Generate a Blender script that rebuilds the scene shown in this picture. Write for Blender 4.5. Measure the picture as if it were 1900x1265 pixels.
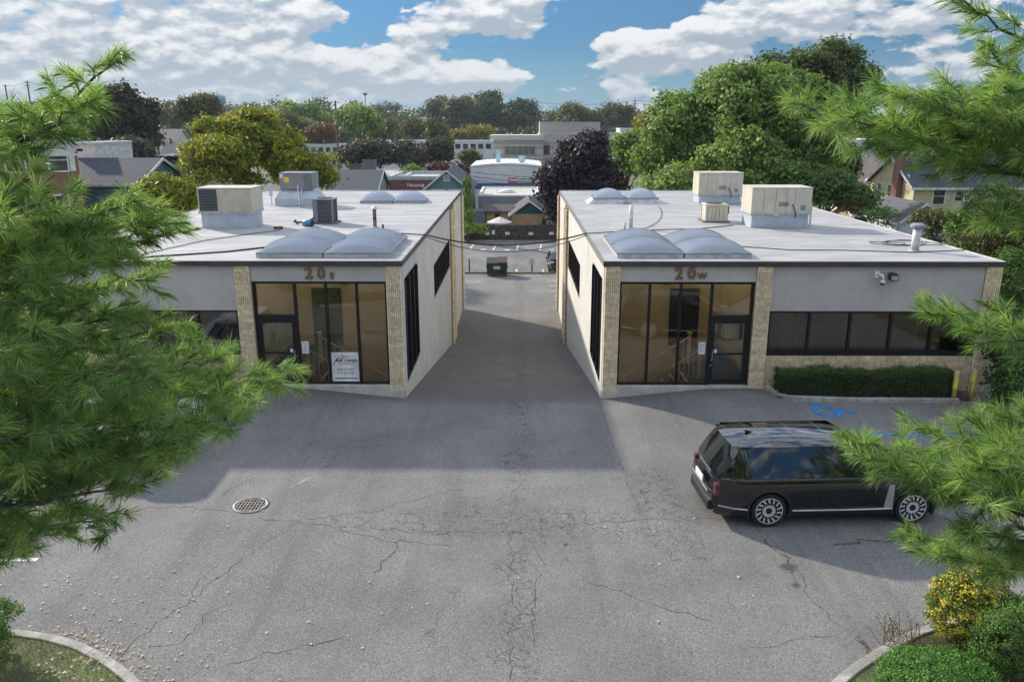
import bpy, bmesh, math, random
import numpy as np
from mathutils import Vector, Matrix

for o in list(bpy.data.objects): bpy.data.objects.remove(o)
scene = bpy.context.scene
col = scene.collection
RNG = np.random.default_rng(11)
random.seed(5)

# ------------------------------------------------------------------ camera
W_PX, H_PX, F_PX = 1900.0, 1265.0, 1478.0
CAM = Vector((0, 0, 8.5)); PITCH = math.radians(15.2); YAW = 0.0068
cam = bpy.data.cameras.new('camera'); cam.sensor_width = 36.0
cam.lens = 36.0 * F_PX / W_PX; cam.clip_start = 0.05; cam.clip_end = 6000
cam_o = bpy.data.objects.new('camera', cam); col.objects.link(cam_o)
cam_o.location = CAM; cam_o.rotation_euler = (math.pi/2 - PITCH, 0, YAW)
scene.camera = cam_o
scene.render.resolution_x, scene.render.resolution_y = 1024, 681

def ray(px, py):
    u, v = px - W_PX/2, py - H_PX/2
    c, s = math.cos(PITCH), math.sin(PITCH)
    d = Vector((u, F_PX*c - v*s, -v*c - F_PX*s))
    cy, sy = math.cos(YAW), math.sin(YAW)
    return Vector((d.x*cy - d.y*sy, d.x*sy + d.y*cy, d.z))
def PZ(px, py, z):            # where the pixel's ray meets height z
    d = ray(px, py); return CAM + d*((z - CAM.z)/d.z)
def PY(px, py, y):            # where it reaches distance y
    d = ray(px, py); return CAM + d*(y/d.y)

# ------------------------------------------------------------------ light
SUN_TO = Vector((-6.3, 5.65, 4.4)).normalized()
sun = bpy.data.lights.new('sun', 'SUN'); sun.energy = 2.0; sun.angle = math.radians(1.8)
sun.color = (1.0, 0.92, 0.80)
sun_o = bpy.data.objects.new('sun', sun); col.objects.link(sun_o)
sun_o.location = (-40, 60, 60); sun_o.rotation_euler = (-SUN_TO).to_track_quat('-Z', 'Y').to_euler()

world = bpy.data.worlds.new('World'); scene.world = world; world.use_nodes = True
wt = world.node_tree; wt.nodes.clear()
class NT:                     # small node-tree writer
    def __init__(s, t): s.t = t
    def n(s, kind, **kw):
        nd = s.t.nodes.new(kind)
        ins = kw.pop('ins', {})
        for k, v in kw.items(): setattr(nd, k, v)
        for k, v in ins.items(): s.put(nd.inputs[k], v)
        return nd
    def put(s, sock, v):
        if isinstance(v, bpy.types.NodeSocket): s.t.links.new(v, sock)
        elif isinstance(v, bpy.types.Node): s.t.links.new(v.outputs[0], sock)
        else: sock.default_value = v
    def m(s, op, a, b=None, c=None, clamp=False):
        nd = s.t.nodes.new('ShaderNodeMath'); nd.operation = op; nd.use_clamp = clamp
        for i, v in enumerate((a, b, c)):
            if v is not None: s.put(nd.inputs[i], v)
        return nd.outputs[0]
    def mr(s, v, a, b, c=0.0, d=1.0, smooth=True):
        nd = s.t.nodes.new('ShaderNodeMapRange')
        nd.interpolation_type = 'SMOOTHSTEP' if smooth else 'LINEAR'
        for k, x in zip(range(5), (v, a, b, c, d)): s.put(nd.inputs[k], x)
        return nd.outputs[0]
    def mix(s, f, a, b, blend='MIX'):
        nd = s.t.nodes.new('ShaderNodeMix'); nd.data_type = 'RGBA'; nd.blend_type = blend
        s.put(nd.inputs[0], f); s.put(nd.inputs[6], a); s.put(nd.inputs[7], b)
        return nd.outputs[2]
    def comb(s, x, y, z):
        nd = s.t.nodes.new('ShaderNodeCombineXYZ')
        for i, v in enumerate((x, y, z)): s.put(nd.inputs[i], v)
        return nd.outputs[0]
    def noise(s, vec, scale, detail=4, rough=0.5, dist=0.0):
        nd = s.t.nodes.new('ShaderNodeTexNoise')
        s.put(nd.inputs['Vector'], vec)
        nd.inputs['Scale'].default_value = scale; nd.inputs['Detail'].default_value = detail
        nd.inputs['Roughness'].default_value = rough; nd.inputs['Distortion'].default_value = dist
        return nd.outputs['Fac']

wn = NT(wt)
sky = wn.n('ShaderNodeTexSky', sky_type='NISHITA', sun_disc=False)
sky.sun_elevation = math.asin(SUN_TO.z); sky.sun_rotation = math.atan2(SUN_TO.x, SUN_TO.y)
sky.air_density = 1.0; sky.dust_density = 0.25; sky.ozone_density = 3.0; sky.altitude = 60
tc = wn.n('ShaderNodeTexCoord').outputs['Generated']
sep = wn.n('ShaderNodeSeparateXYZ', ins={0: tc})
az = wn.m('ARCTAN2', sep.outputs[0], sep.outputs[1])
el = wn.m('ARCSINE', sep.outputs[2])
# named clouds of the photograph: (px, py, half width, half height, weight)
CL = [(1160, 98, 90, 40, .26), (1150, 72, 55, 26, .12), (800, 138, 120, 26, .26), (935, 140, 60, 18, .20), (560, 112, 150, 22, .18), (760, 55, 46, 46, .24), (960, 22, 110, 34, .26), (1330, 55, 80, 20, .20), (1500, 30, 130, 36, .22), (1330, 112, 90, 36, .16), (1050, 168, 50, 12, .18), (1145, 168, 44, 14, .14), (1730, 112, 60, 22, .2), (1720, 38, 46, 24, .18),
      (250, 60, 420, 90, .13), (150, 150, 300, 40, .08), (620, 25, 110, 30, .18), (350, 110, 160, 22, .10), (860, 205, 500, 16, .08)]
HOLES = [(700, 30, 75, 45, -.40), (1060, 90, 60, 80, -.34), (1170, 22, 90, 28, -.32), (1000, 190, 80, 20, -.14), (860, 92, 60, 22, -.18), (1000, 120, 60, 40, -.16), (600, 70, 40, 16, -.16), (1560, 110, 200, 22, -.14), (1420, 75, 36, 20, -.12), (1620, 75, 60, 50, -.10), (1260, 160, 90, 30, -.12), (1230, 25, 50, 30, -.15)]
def density(daz, dele, octs):
    a = wn.m('ADD', az, daz); e = wn.m('ADD', el, dele)
    v = wn.comb(wn.m('MULTIPLY', a, 20.0), wn.m('MULTIPLY', e, 44.0), 5.2)
    tot = wn.m('ADD', wn.m('MULTIPLY', wn.noise(v, 0.7, 2, 0.5), 0.36), wn.m('MULTIPLY', wn.noise(v, 1.55, octs, 0.57, 0.2), 0.64))
    for (px, py, hw, hh, wgt) in CL + HOLES:
        d = ray(px, py).normalized()
        qa = wn.m('MULTIPLY_ADD', a, F_PX/hw, -math.atan2(d.x, d.y)*F_PX/hw); qe = wn.m('MULTIPLY_ADD', e, F_PX/hh, -math.asin(d.z)*F_PX/hh)
        r2 = wn.m('MULTIPLY_ADD', qa, qa, wn.m('MULTIPLY', qe, qe))
        tot = wn.m('MULTIPLY_ADD', wn.m('POWER', 0.42, r2), wgt, tot)
    return tot
dens = density(0, 0, 9); d1 = density(-0.004, 0.010, 5)
cover = wn.mr(dens, 0.462, 0.545)
lit = wn.mr(wn.m('SUBTRACT', dens, d1), -0.09, 0.17)
cl_col = wn.mix(lit, (1.34, 1.55, 1.78, 1), (3.0, 3.0, 3.0, 1))
low = wn.mr(el, 0.0, 0.09)
cl_col = wn.mix(low, wn.mix(0.45, cl_col, (2.5, 2.95, 3.3, 1)), cl_col)
# a cloud deck is brightest overhead (the standard overcast law)
ov = wn.m('MULTIPLY_ADD', wn.m('MAXIMUM', sep.outputs[2], 0.0), 3.0, 1.0)
cl_col = wn.mix(1.0, cl_col, wn.comb(ov, ov, ov), 'MULTIPLY')
sky_b = wn.mix(1.0, sky.outputs[0], wn.mix(wn.mr(el, 0.0, 0.9), (0.085, 0.185, 0.285, 1), (0.9, 0.95, 1.0, 1)), 'MULTIPLY')
haze_c = wn.mr(el, 0.0, 0.10, 0.55, 0.0)
sky_b = wn.mix(haze_c, sky_b, (1.7, 2.3, 2.9, 1))
final = wn.mix(wn.m('MULTIPLY', cover, 0.93), sky_b, cl_col)
bg = wn.n('ShaderNodeBackground', ins={0: final, 1: 0.085})
wo = wn.n('ShaderNodeOutputWorld', ins={0: bg})

vs = scene.view_settings
vs.view_transform = 'Standard'; vs.look = 'None'; vs.gamma = 1.0; vs.use_curve_mapping = False
vs.exposure = 1.5
scene.render.engine = 'CYCLES'
cy = scene.cycles
cy.use_denoising = True
try: cy.denoiser = 'OPENIMAGEDENOISE'
except Exception: pass
cy.max_bounces = 7; cy.diffuse_bounces = 3; cy.glossy_bounces = 3; cy.transmission_bounces = 4
cy.transparent_max_bounces = 10; cy.caustics_reflective = False; cy.caustics_refractive = False
cy.sample_clamp_indirect = 8

# ------------------------------------------------------------------ materials
MATS = {}
def mat(name, c, rough=0.6, metal=0.0, spec=0.5, var=0.12, vscale=3.0, bump=0.0, bscale=40.0, coat=0.0, c2=None, stain=None, emit=None, rnd=0.0):
    if name in MATS: return MATS[name]
    m = bpy.data.materials.new(name); m.use_nodes = True
    t = NT(m.node_tree); b = m.node_tree.nodes['Principled BSDF']
    pos = t.n('ShaderNodeNewGeometry').outputs['Position']
    n = t.noise(pos, vscale, 5, 0.6)
    c = tuple(c) + (1,) if len(c) == 3 else c
    lo = tuple(x*(1-var*1.6) for x in c[:3]) + (1,); hi = tuple(min(1, x*(1+var*1.6)) for x in c[:3]) + (1,)
    cc = t.mix(t.mr(n, 0.3, 0.7), lo, hi)
    if c2 is not None:
        cc = t.mix(t.mr(t.noise(pos, vscale*0.23, 3, 0.6), 0.45, 0.65), cc, tuple(c2) + (1,))
    if stain is not None:       # vertical streaks
        sv = t.n('ShaderNodeVectorMath', operation='MULTIPLY', ins={0: pos, 1: (1.6, 1.6, 0.12)}).outputs[0]
        cc = t.mix(t.mr(t.noise(sv, 2.2, 5, 0.65), 0.5, 0.75, 0, stain[3]), cc, tuple(stain[:3]) + (1,))
    if rnd:
        oi = t.n('ShaderNodeObjectInfo').outputs['Random']
        cc = t.mix(1.0, cc, t.n('ShaderNodeCombineColor', ins={0: t.mr(oi, 0, 1, 1-rnd, 1+rnd, False), 1: t.mr(oi, 0, 1, 1-rnd, 1+rnd, False), 2: t.mr(oi, 0, 1, 1-rnd*1.2, 1+rnd*.8, False)}).outputs[0], 'MULTIPLY')
    t.put(b.inputs['Base Color'], cc)
    b.inputs['Roughness'].default_value = rough; b.inputs['Metallic'].default_value = metal
    b.inputs['Specular IOR Level'].default_value = spec; b.inputs['Coat Weight'].default_value = coat
    b.inputs['Coat Roughness'].default_value = 0.03
    if bump:
        bn = t.n('ShaderNodeBump', ins={'Strength': bump, 'Distance': 0.02, 'Height': t.noise(pos, bscale, 4, 0.6)})
        t.put(b.inputs['Normal'], bn.outputs[0])
    if emit: b.inputs['Emission Color'].default_value = tuple(emit[:3]) + (1,); b.inputs['Emission Strength'].default_value = emit[3]
    MATS[name] = m; return m

def leaf_mat(name, dark, light, accent=None, trans=0.35, rough=0.55, acc=0.82):
    m = bpy.data.materials.new(name); m.use_nodes = True; t = NT(m.node_tree); m.node_tree.nodes.clear()
    a = t.n('ShaderNodeAttribute', attribute_name='tint').outputs['Fac']
    c = t.mix(t.mr(a, 0.0, 0.9, smooth=False), tuple(dark) + (1,), tuple(light) + (1,))
    if accent: c = t.mix(t.mr(a, acc, acc + 0.14), c, tuple(accent) + (1,))
    p = t.n('ShaderNodeBsdfPrincipled', ins={'Base Color': c, 'Roughness': rough, 'Specular IOR Level': 0.3})
    tr = t.n('ShaderNodeBsdfTranslucent', ins={0: t.mix(1.0, c, (1.25, 1.3, 0.55, 1), 'MULTIPLY')})
    mx = t.n('ShaderNodeMixShader', ins={0: trans, 1: p, 2: tr})
    t.n('ShaderNodeOutputMaterial', ins={0: mx})
    return m

def glass_mat(name, tint, refl=1.55, dirt=0.0):
    m = bpy.data.materials.new(name); m.use_nodes = True; t = NT(m.node_tree); m.node_tree.nodes.clear()
    fr = t.n('ShaderNodeFresnel', ins={0: refl}).outputs[0]
    tr = t.n('ShaderNodeBsdfTransparent', ins={0: tuple(tint) + (1,)})
    gl = t.n('ShaderNodeBsdfGlossy', ins={0: (0.95, 0.95, 0.95, 1), 1: 0.01})
    mx = t.n('ShaderNodeMixShader', ins={0: t.m('MINIMUM', t.m('MULTIPLY', fr, 1.7), 0.9), 1: tr, 2: gl})
    t.n('ShaderNodeOutputMaterial', ins={0: mx}); return m

# ------------------------------------------------------------------ mesh helpers
class MB:
    def __init__(s): s.v = []; s.f = []; s.smooth = False
    def add(s, vs_, fs):
        k = len(s.v); s.v += [tuple(p) for p in vs_]; s.f += [tuple(i + k for i in f) for f in fs]; return s
    def box(s, x0, x1, y0, y1, z0, z1, M=None):
        x0, x1 = min(x0, x1), max(x0, x1); y0, y1 = min(y0, y1), max(y0, y1); z0, z1 = min(z0, z1), max(z0, z1)
        p = [(x, y, z) for z in (z0, z1) for y in (y0, y1) for x in (x0, x1)]
        if M is not None: p = [tuple(M @ Vector(q)) for q in p]
        return s.add(p, [(0, 2, 3, 1), (4, 5, 7, 6), (0, 1, 5, 4), (2, 6, 7, 3), (0, 4, 6, 2), (1, 3, 7, 5)])
    def frustum(s, x0, x1, y0, y1, z0, z1, inset):
        p = [(x, y, z0) for y in (y0, y1) for x in (x0, x1)] + [(x, y, z1) for y in (y0+inset, y1-inset) for x in (x0+inset, x1-inset)]
        return s.add(p, [(0, 2, 3, 1), (4, 5, 7, 6), (0, 1, 5, 4), (2, 6, 7, 3), (0, 4, 6, 2), (1, 3, 7, 5)])
    def prism(s, poly, a, b, axis='y'):        # polygon of (p, q) pulled from a to b along an axis
        n = len(poly)
        def pt(p, q, t): return (p, t, q) if axis == 'y' else ((t, p, q) if axis == 'x' else (p, q, t))
        vs_ = [pt(p, q, a) for p, q in poly] + [pt(p, q, b) for p, q in poly]
        fs = [tuple(range(n))[::-1], tuple(range(n, 2*n))] + [(i, (i+1) % n, n + (i+1) % n, n + i) for i in range(n)]
        return s.add(vs_, fs)
    def tube(s, pts, radii, n=8, caps=True):
        pts = [Vector(p) for p in pts]
        if not hasattr(radii, '__len__'): radii = [radii]*len(pts)
        k = len(s.v); rings = []
        for i, p in enumerate(pts):
            d = (pts[min(i+1, len(pts)-1)] - pts[max(i-1, 0)]).normalized()
            a = d.cross(Vector((0, 0, 1)) if abs(d.z) < 0.9 else Vector((1, 0, 0))).normalized(); b = d.cross(a)
            for j in range(n):
                t = 2*math.pi*j/n; s.v.append(tuple(p + (a*math.cos(t) + b*math.sin(t))*radii[i]))
        for i in range(len(pts)-1):
            for j in range(n):
                s.f.append((k+i*n+j, k+i*n+(j+1) % n, k+(i+1)*n+(j+1) % n, k+(i+1)*n+j))
        if caps:
            s.f.append(tuple(k+j for j in range(n))[::-1]); s.f.append(tuple(k+(len(pts)-1)*n+j for j in range(n)))
        return s
    def cyl(s, c, r, z0, z1, n=20, r1=None):
        return s.tube([(c[0], c[1], z0), (c[0], c[1], z1)], [r, r if r1 is None else r1], n)
    def grid(s, P):                              # P[i][j] points
        k = len(s.v); a, b = len(P), len(P[0])
        for r in P: s.v += [tuple(q) for q in r]
        for i in range(a-1):
            for j in range(b-1): s.f.append((k+i*b+j, k+i*b+j+1, k+(i+1)*b+j+1, k+(i+1)*b+j))
        return s
    def mesh(s, name):
        me = bpy.data.meshes.new(name); me.from_pydata(s.v, [], s.f); me.update()
        bm = bmesh.new(); bm.from_mesh(me); bmesh.ops.recalc_face_normals(bm, faces=bm.faces); bm.to_mesh(me); bm.free()
        if s.smooth:
            me.polygons.foreach_set('use_smooth', [True]*len(me.polygons))
        return me
    def build(s, name, m, parent=None, bevel=0.0, smooth=None):
        if smooth is not None: s.smooth = smooth
        return put(name, s.mesh(name), m, parent, bevel)

def put(name, me, m, parent=None, bevel=0.0, loc=None, rot=None):
    o = bpy.data.objects.new(name, me); col.objects.link(o)
    if m is not None and not me.materials: me.materials.append(m)
    attach(o, parent)
    if loc is not None: o.location = loc
    if rot is not None: o.rotation_euler = rot
    if bevel:
        bv = o.modifiers.new('bevel', 'BEVEL'); bv.width = bevel; bv.segments = 2; bv.limit_method = 'ANGLE'; bv.angle_limit = 0.7
    return o
WORLD_OF = {}
def attach(o, parent):          # keep world coordinates under an Empty that stands at the thing's base
    if parent is None: return
    o.parent = parent
    o.matrix_parent_inverse = WORLD_OF.get(parent.name, Matrix.Identity(4)).inverted()
def thing(name, label, cat, loc=(0, 0, 0), group=None, world=True):
    o = bpy.data.objects.new(name, None); col.objects.link(o); o.location = loc; o.empty_display_size = 0.2
    if world: WORLD_OF[o.name] = Matrix.Translation(Vector(loc))
    return tag(o, label, cat, group)
def tag(o, label=None, cat=None, group=None, kind=None):
    if label: o['label'] = label
    if cat: o['category'] = cat
    if group: o['group'] = group
    if kind: o['kind'] = kind
    return o
def fast_mesh(name, V, nper, N, tint=None):      # N polygons of nper own vertices each
    me = bpy.data.meshes.new(name)
    me.vertices.add(len(V)); me.vertices.foreach_set('co', np.ascontiguousarray(V, dtype=np.float32).ravel())
    me.loops.add(N*nper); me.loops.foreach_set('vertex_index', np.arange(N*nper, dtype=np.int32))
    me.polygons.add(N); me.polygons.foreach_set('loop_start', np.arange(0, N*nper, nper, dtype=np.int32))
    me.update(calc_edges=True)
    if tint is not None:
        at = me.attributes.new('tint', 'FLOAT', 'FACE'); at.data.foreach_set('value', np.asarray(tint, dtype=np.float32))
    return me
def unit(a): return a/np.maximum(np.linalg.norm(a, axis=1, keepdims=True), 1e-9)
def leaves(name, pos, nrm, size, tint, m, parent=None, aspect=0.62):
    N = len(pos); r = RNG.normal(size=(N, 3)); n = unit(nrm)
    t = unit(np.cross(n, r)); b = np.cross(n, t); size = np.asarray(size).reshape(-1, 1)
    V = np.stack([pos - t*size*.5, pos + b*size*.5*aspect - t*size*.05, pos + t*size*.5, pos - b*size*.5*aspect - t*size*.05], 1).reshape(-1, 3)
    return put(name, fast_mesh(name, V, 4, N, tint), m, parent)

def subs(center, radii, k, spread=0.62, size=0.48, flat=-0.45):
    """break one crown into uneven lobes"""
    c = np.array(center); R = np.array(radii); out = [(c, R*0.64)]
    for i in range(k):
        d = RNG.normal(size=3); d /= np.linalg.norm(d)
        if d[2] < flat: d[2] = abs(d[2])*0.5; d /= np.linalg.norm(d)
        if i % 2 == 0: q = RNG.normal(size=3); q /= np.linalg.norm(q); q[2] = abs(q[2])*.9 - .15; out.append((c + q*R*RNG.uniform(.82, 1.08), R*RNG.uniform(.13, .27)))
        out.append((c + d*R*spread*RNG.uniform(.75, 1.35), R*size*RNG.uniform(.45, 1.2)*RNG.uniform(.8, 1.2, 3)))
    return out
def crown(lobes, n, leaf, per=26, clump=None, inner=0.62):
    w = np.array([np.prod(R)**(2/3) for c, R in lobes]); w /= w.sum()
    nc = max(4, n//per); P, Nn = [], []
    C = np.array([c for c, R in lobes]); RR = np.array([R for c, R in lobes])
    idx = RNG.choice(len(lobes), nc*2, p=w)
    d = unit(RNG.normal(size=(nc*2, 3))); d[:, 2] = np.where(d[:, 2] < -0.55, -d[:, 2], d[:, 2])
    r = RNG.uniform(inner, 1.03, (nc*2, 1))
    p = C[idx] + d*RR[idx]*r
    q = np.linalg.norm((p[:, None, :] - C[None])/RR[None], axis=2); q[np.arange(len(p)), idx] = 9
    keep = q.min(axis=1) > 0.62
    p, d = p[keep][:nc], d[keep][:nc]
    cr = (clump or leaf*2.0)
    k = len(p); ct = RNG.uniform(0, 1, k)
    i = RNG.integers(0, k, n)
    off = RNG.normal(size=(n, 3))*cr*np.array([1, 1, .62])*.55
    pos = p[i] + off
    nr = unit(d[i]*0.9 + off/cr*.5 + RNG.normal(size=(n, 3))*0.75 + np.array([0, 0, .35]))
    tint = np.clip(ct[i]*.65 + RNG.uniform(0, 1, n)*.38, 0, 1)
    sz = leaf*RNG.uniform(.65, 1.35, n)
    return pos, nr, sz, tint
def limbs(base, lobes, r0, mat_, parent, nl=7, name='trunk'):
    mb = MB(); base = np.array(base); top = lobes[0][0]
    mid = base + (top - base)*.5 + np.array([RNG.uniform(-.3, .3), RNG.uniform(-.3, .3), 0])
    mb.tube([base - np.array([0, 0, .3]), base + np.array([0, 0, .25]), mid, top], [r0*1.25, r0, r0*.75, r0*.3], 9)
    for c, R in lobes[1:nl+1]:
        s0 = base + (top - base)*RNG.uniform(.4, .75); e = c + (c - top)*.2
        mb.tube([s0, (s0 + e)/2 + np.array([0, 0, .25]), e], [r0*.42, r0*.28, r0*.08], 6)
    mb.smooth = True
    return mb.build(name, mat_, parent)
# ------------------------------------------------------------------ the ground
YF, YB = 24.5, 51.6                    # front and back faces of the two buildings
XE, XW, BW = -3.62, 2.72, 12.3         # driveway-side corners, building width
def sstep(t): t = min(1, max(0, t)); return t*t*(3-2*t)
def lerp(a, b, t): return a + (b-a)*min(1, max(0, t))
def rise(x):
    d = max(XE - x, x - XW)
    if d <= 0: return -0.06
    return lerp(-0.06, 0.31, d/3.5) if d < 5.2 else lerp(0.31, 0.20, (d-5.2)/0.8)
def HG(x, y):
    f = rise(x)
    if y <= YF: return f*sstep((y-20.5)/3.7)
    if y < 47:
        t = (y-YF)/18.3
        e = 0.0
        if t > .9: e = 0
        return lerp(f, -3.28, t)
    if y < 90: return -3.28 - 0.12*(y-47)/43
    if y < 330: return lerp(-3.4, -6.0, (y-90)/170)
    return lerp(-6.0, 18.0, sstep((y-330)/700))
M_asph = bpy.data.materials.new('asphalt'); M_asph.use_nodes = True
def asphalt(m):
    t = NT(m.node_tree); b = m.node_tree.nodes['Principled BSDF']
    pos = t.n('ShaderNodeNewGeometry').outputs['Position']
    sp = t.n('ShaderNodeSeparateXYZ', ins={0: pos}); X, Y = sp.outputs[0], sp.outputs[1]
    flat = t.comb(X, Y, 0.0)
    base = t.mix(t.mr(t.noise(flat, 0.35, 4, .6), .3, .7), (0.150, 0.146, 0.140, 1), (0.205, 0.199, 0.190, 1))
    base = t.mix(t.mr(t.noise(flat, 1.6, 5, .65), .52, .75, 0, .35), base, (0.135, 0.13, 0.126, 1))
    # aggregate
    vo = t.n('ShaderNodeTexVoronoi', ins={'Vector': flat, 'Scale': 62.0})
    g = t.mr(t.n('ShaderNodeSeparateColor', ins={0: vo.outputs['Color']}).outputs[0], 0, 1, .62, 1.42, False)
    base = t.mix(1.0, base, t.n('ShaderNodeCombineColor', ins={0: g, 1: g, 2: g}).outputs[0], 'MULTIPLY')
    g2 = t.mr(t.noise(flat, 26.0, 3, .7), .25, .75, .72, 1.28, False)
    base = t.mix(1.0, base, t.n('ShaderNodeCombineColor', ins={0: g2, 1: g2, 2: g2}).outputs[0], 'MULTIPLY')
    trk = t.noise(t.comb(t.m('MULTIPLY', X, 1.5), t.m('MULTIPLY', Y, .10), 0.0), 1.0, 4, .6)
    base = t.mix(t.mr(trk, .50, .72, 0, .38), base, (.105, .101, .098, 1)); base = t.mix(t.mr(trk, .42, .25, 0, .25), base, (.27, .262, .25, 1))
    base = t.mix(t.mr(t.noise(flat, .13, 3, .6), .5, .66, 0, .22), base, (.2, .182, .16, 1))
    # worn darker, browner driveway paving behind the joint
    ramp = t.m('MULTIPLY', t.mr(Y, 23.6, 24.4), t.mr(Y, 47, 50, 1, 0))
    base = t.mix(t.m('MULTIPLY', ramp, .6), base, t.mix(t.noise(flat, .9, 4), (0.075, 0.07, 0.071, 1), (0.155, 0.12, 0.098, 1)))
    # pale worn rear lot
    base = t.mix(t.mr(Y, 47, 66, 0, .5), base, t.mix(t.mr(t.noise(flat, .22, 5, .7), .35, .7), (.15, .15, .147, 1), (.29, .283, .27, 1)))
    # cracks: fine alligator cracking in bands, long wandering cracks elsewhere
    wv = t.n('ShaderNodeTexNoise', ins={'Vector': flat, 'Scale': 1.7, 'Detail': 4.0})
    warp = t.n('ShaderNodeVectorMath', operation='MULTIPLY_ADD', ins={0: wv.outputs['Color'], 1: (1.1, 1.1, 0), 2: flat}).outputs[0]
    def net(scale, width):
        v = t.n('ShaderNodeTexVoronoi', feature='DISTANCE_TO_EDGE', ins={'Vector': warp, 'Scale': scale})
        return t.mr(v.outputs['Distance'], width*.35, width, 1, 0)
    def band(v, c, w): return t.m('EXPONENT', t.m('MULTIPLY', t.m('POWER', t.m('ABSOLUTE', t.m('DIVIDE', t.m('SUBTRACT', v, c), w)), 2.0), -1.0))
    nz = t.noise(flat, .55, 4, .6)
    zone = t.m('MAXIMUM', t.m('MULTIPLY', band(t.m('ADD', X, t.m('MULTIPLY', nz, 1.6)), .85, .5), .85), t.m('MULTIPLY', band(Y, 16.0, .95), band(X, -0.4, 4.6)))
    zone = t.m('MAXIMUM', zone, t.m('MULTIPLY', band(X, 3.4, .8), band(Y, 16.4, 3.2)))
    zone = t.m('MULTIPLY', zone, t.mr(Y, 8.0, 13.0, .5, 1))
    zone = t.mr(t.m('ADD', zone, t.m('MULTIPLY', t.noise(flat, 1.1, 4, .7), .9)), .82, 1.15)
    crack = t.m('MULTIPLY', net(4.2, .038), zone)
    far = t.m('MULTIPLY', net(.33, .0045), t.mr(nz, .42, .62, .0, .6))
    crack = t.m('MAXIMUM', crack, far)
    base = t.mix(t.m('MULTIPLY', crack, .52), base, (0.04, 0.037, 0.034, 1))
    # oil spots and drips
    def spot(px, py, r):
        p = PZ(px, py, 0); dv = t.n('ShaderNodeVectorMath', operation='DISTANCE', ins={0: t.comb(X, t.m('MULTIPLY', Y, 1.0), 0.0), 1: (p.x, p.y, 0)}).outputs['Value']
        return t.mr(t.m('ADD', dv, t.m('MULTIPLY', t.noise(flat, 5.0, 4), r*.9)), r*.9, r*1.7, 1, 0)
    sp_ = t.m('MAXIMUM', spot(1462, 1052, .17), t.m('MAXIMUM', spot(1478, 1085, .10), spot(1050, 1010, .07)))
    base = t.mix(t.m('MULTIPLY', sp_, .7), base, (0.035, 0.035, 0.036, 1))
    t.put(b.inputs['Base Color'], base)
    b.inputs['Roughness'].default_value = .88; b.inputs['Specular IOR Level'].default_value = .25
    h = t.m('SUBTRACT', t.m('MULTIPLY', vo.outputs['Distance'], .5), t.m('MULTIPLY', crack, 1.5))
    bn = t.n('ShaderNodeBump', ins={'Strength': .55, 'Distance': .012, 'Height': h})
    t.put(b.inputs['Normal'], bn.outputs[0])
asphalt(M_asph)

def sheet(name, xs, ys, fz, m, kind='structure'):
    P = [[(x, y, fz(x, y)) for x in xs] for y in ys]
    mb = MB().grid(P); mb.smooth = True
    o = mb.build(name, m); tag(o, kind=kind); return o
def span(a, b, st): n = max(1, int(round((b-a)/st))); return [a + (b-a)*i/n for i in range(n+1)]
M_earth = mat('earth_and_grass', (0.085, 0.10, 0.04), .9, var=.35, vscale=.6, c2=(0.11, 0.085, 0.055), bump=.5, bscale=12)
def HT(x, y):
    inb = (XW + .12 < x < XW + BW - .12 or XE - BW + .12 < x < XE - .12) and YF + .12 < y < YB - .12
    if inb: return -4.2
    return HG(x, y) - .07
tx = sorted(set(span(-1500, -60, 120) + span(-60, -20, 4) + span(-20, 20, 1) + span(20, 60, 4) + span(60, 1500, 120) + [XE+.05, XE-.1, XE-.13, XE-BW+.1, XE-BW+.13, XW-.05, XW+.1, XW+.13, XW+BW-.1, XW+BW-.13]))
ty = sorted(set(span(-60, 20, 8) + span(20, 54, 1) + span(54, 90, 6) + span(90, 330, 15) + span(330, 1100, 35) + [1800, YF+.1, YF+.13, YB-.1, YB-.13]))
ground = sheet('ground', tx, ty, HT, M_earth)
AX = span(-24, 16.5, .75)
lot = sheet('parking_lot', sorted(set([x for x in AX] + [XE, XW])), span(-8, YF + .05, .5), HG, M_asph)
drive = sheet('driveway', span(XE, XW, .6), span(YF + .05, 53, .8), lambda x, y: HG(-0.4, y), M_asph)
rear = sheet('rear_parking_lot', span(-22, 24, 2), span(53, 84.5, 2), HG, M_asph)

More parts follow.
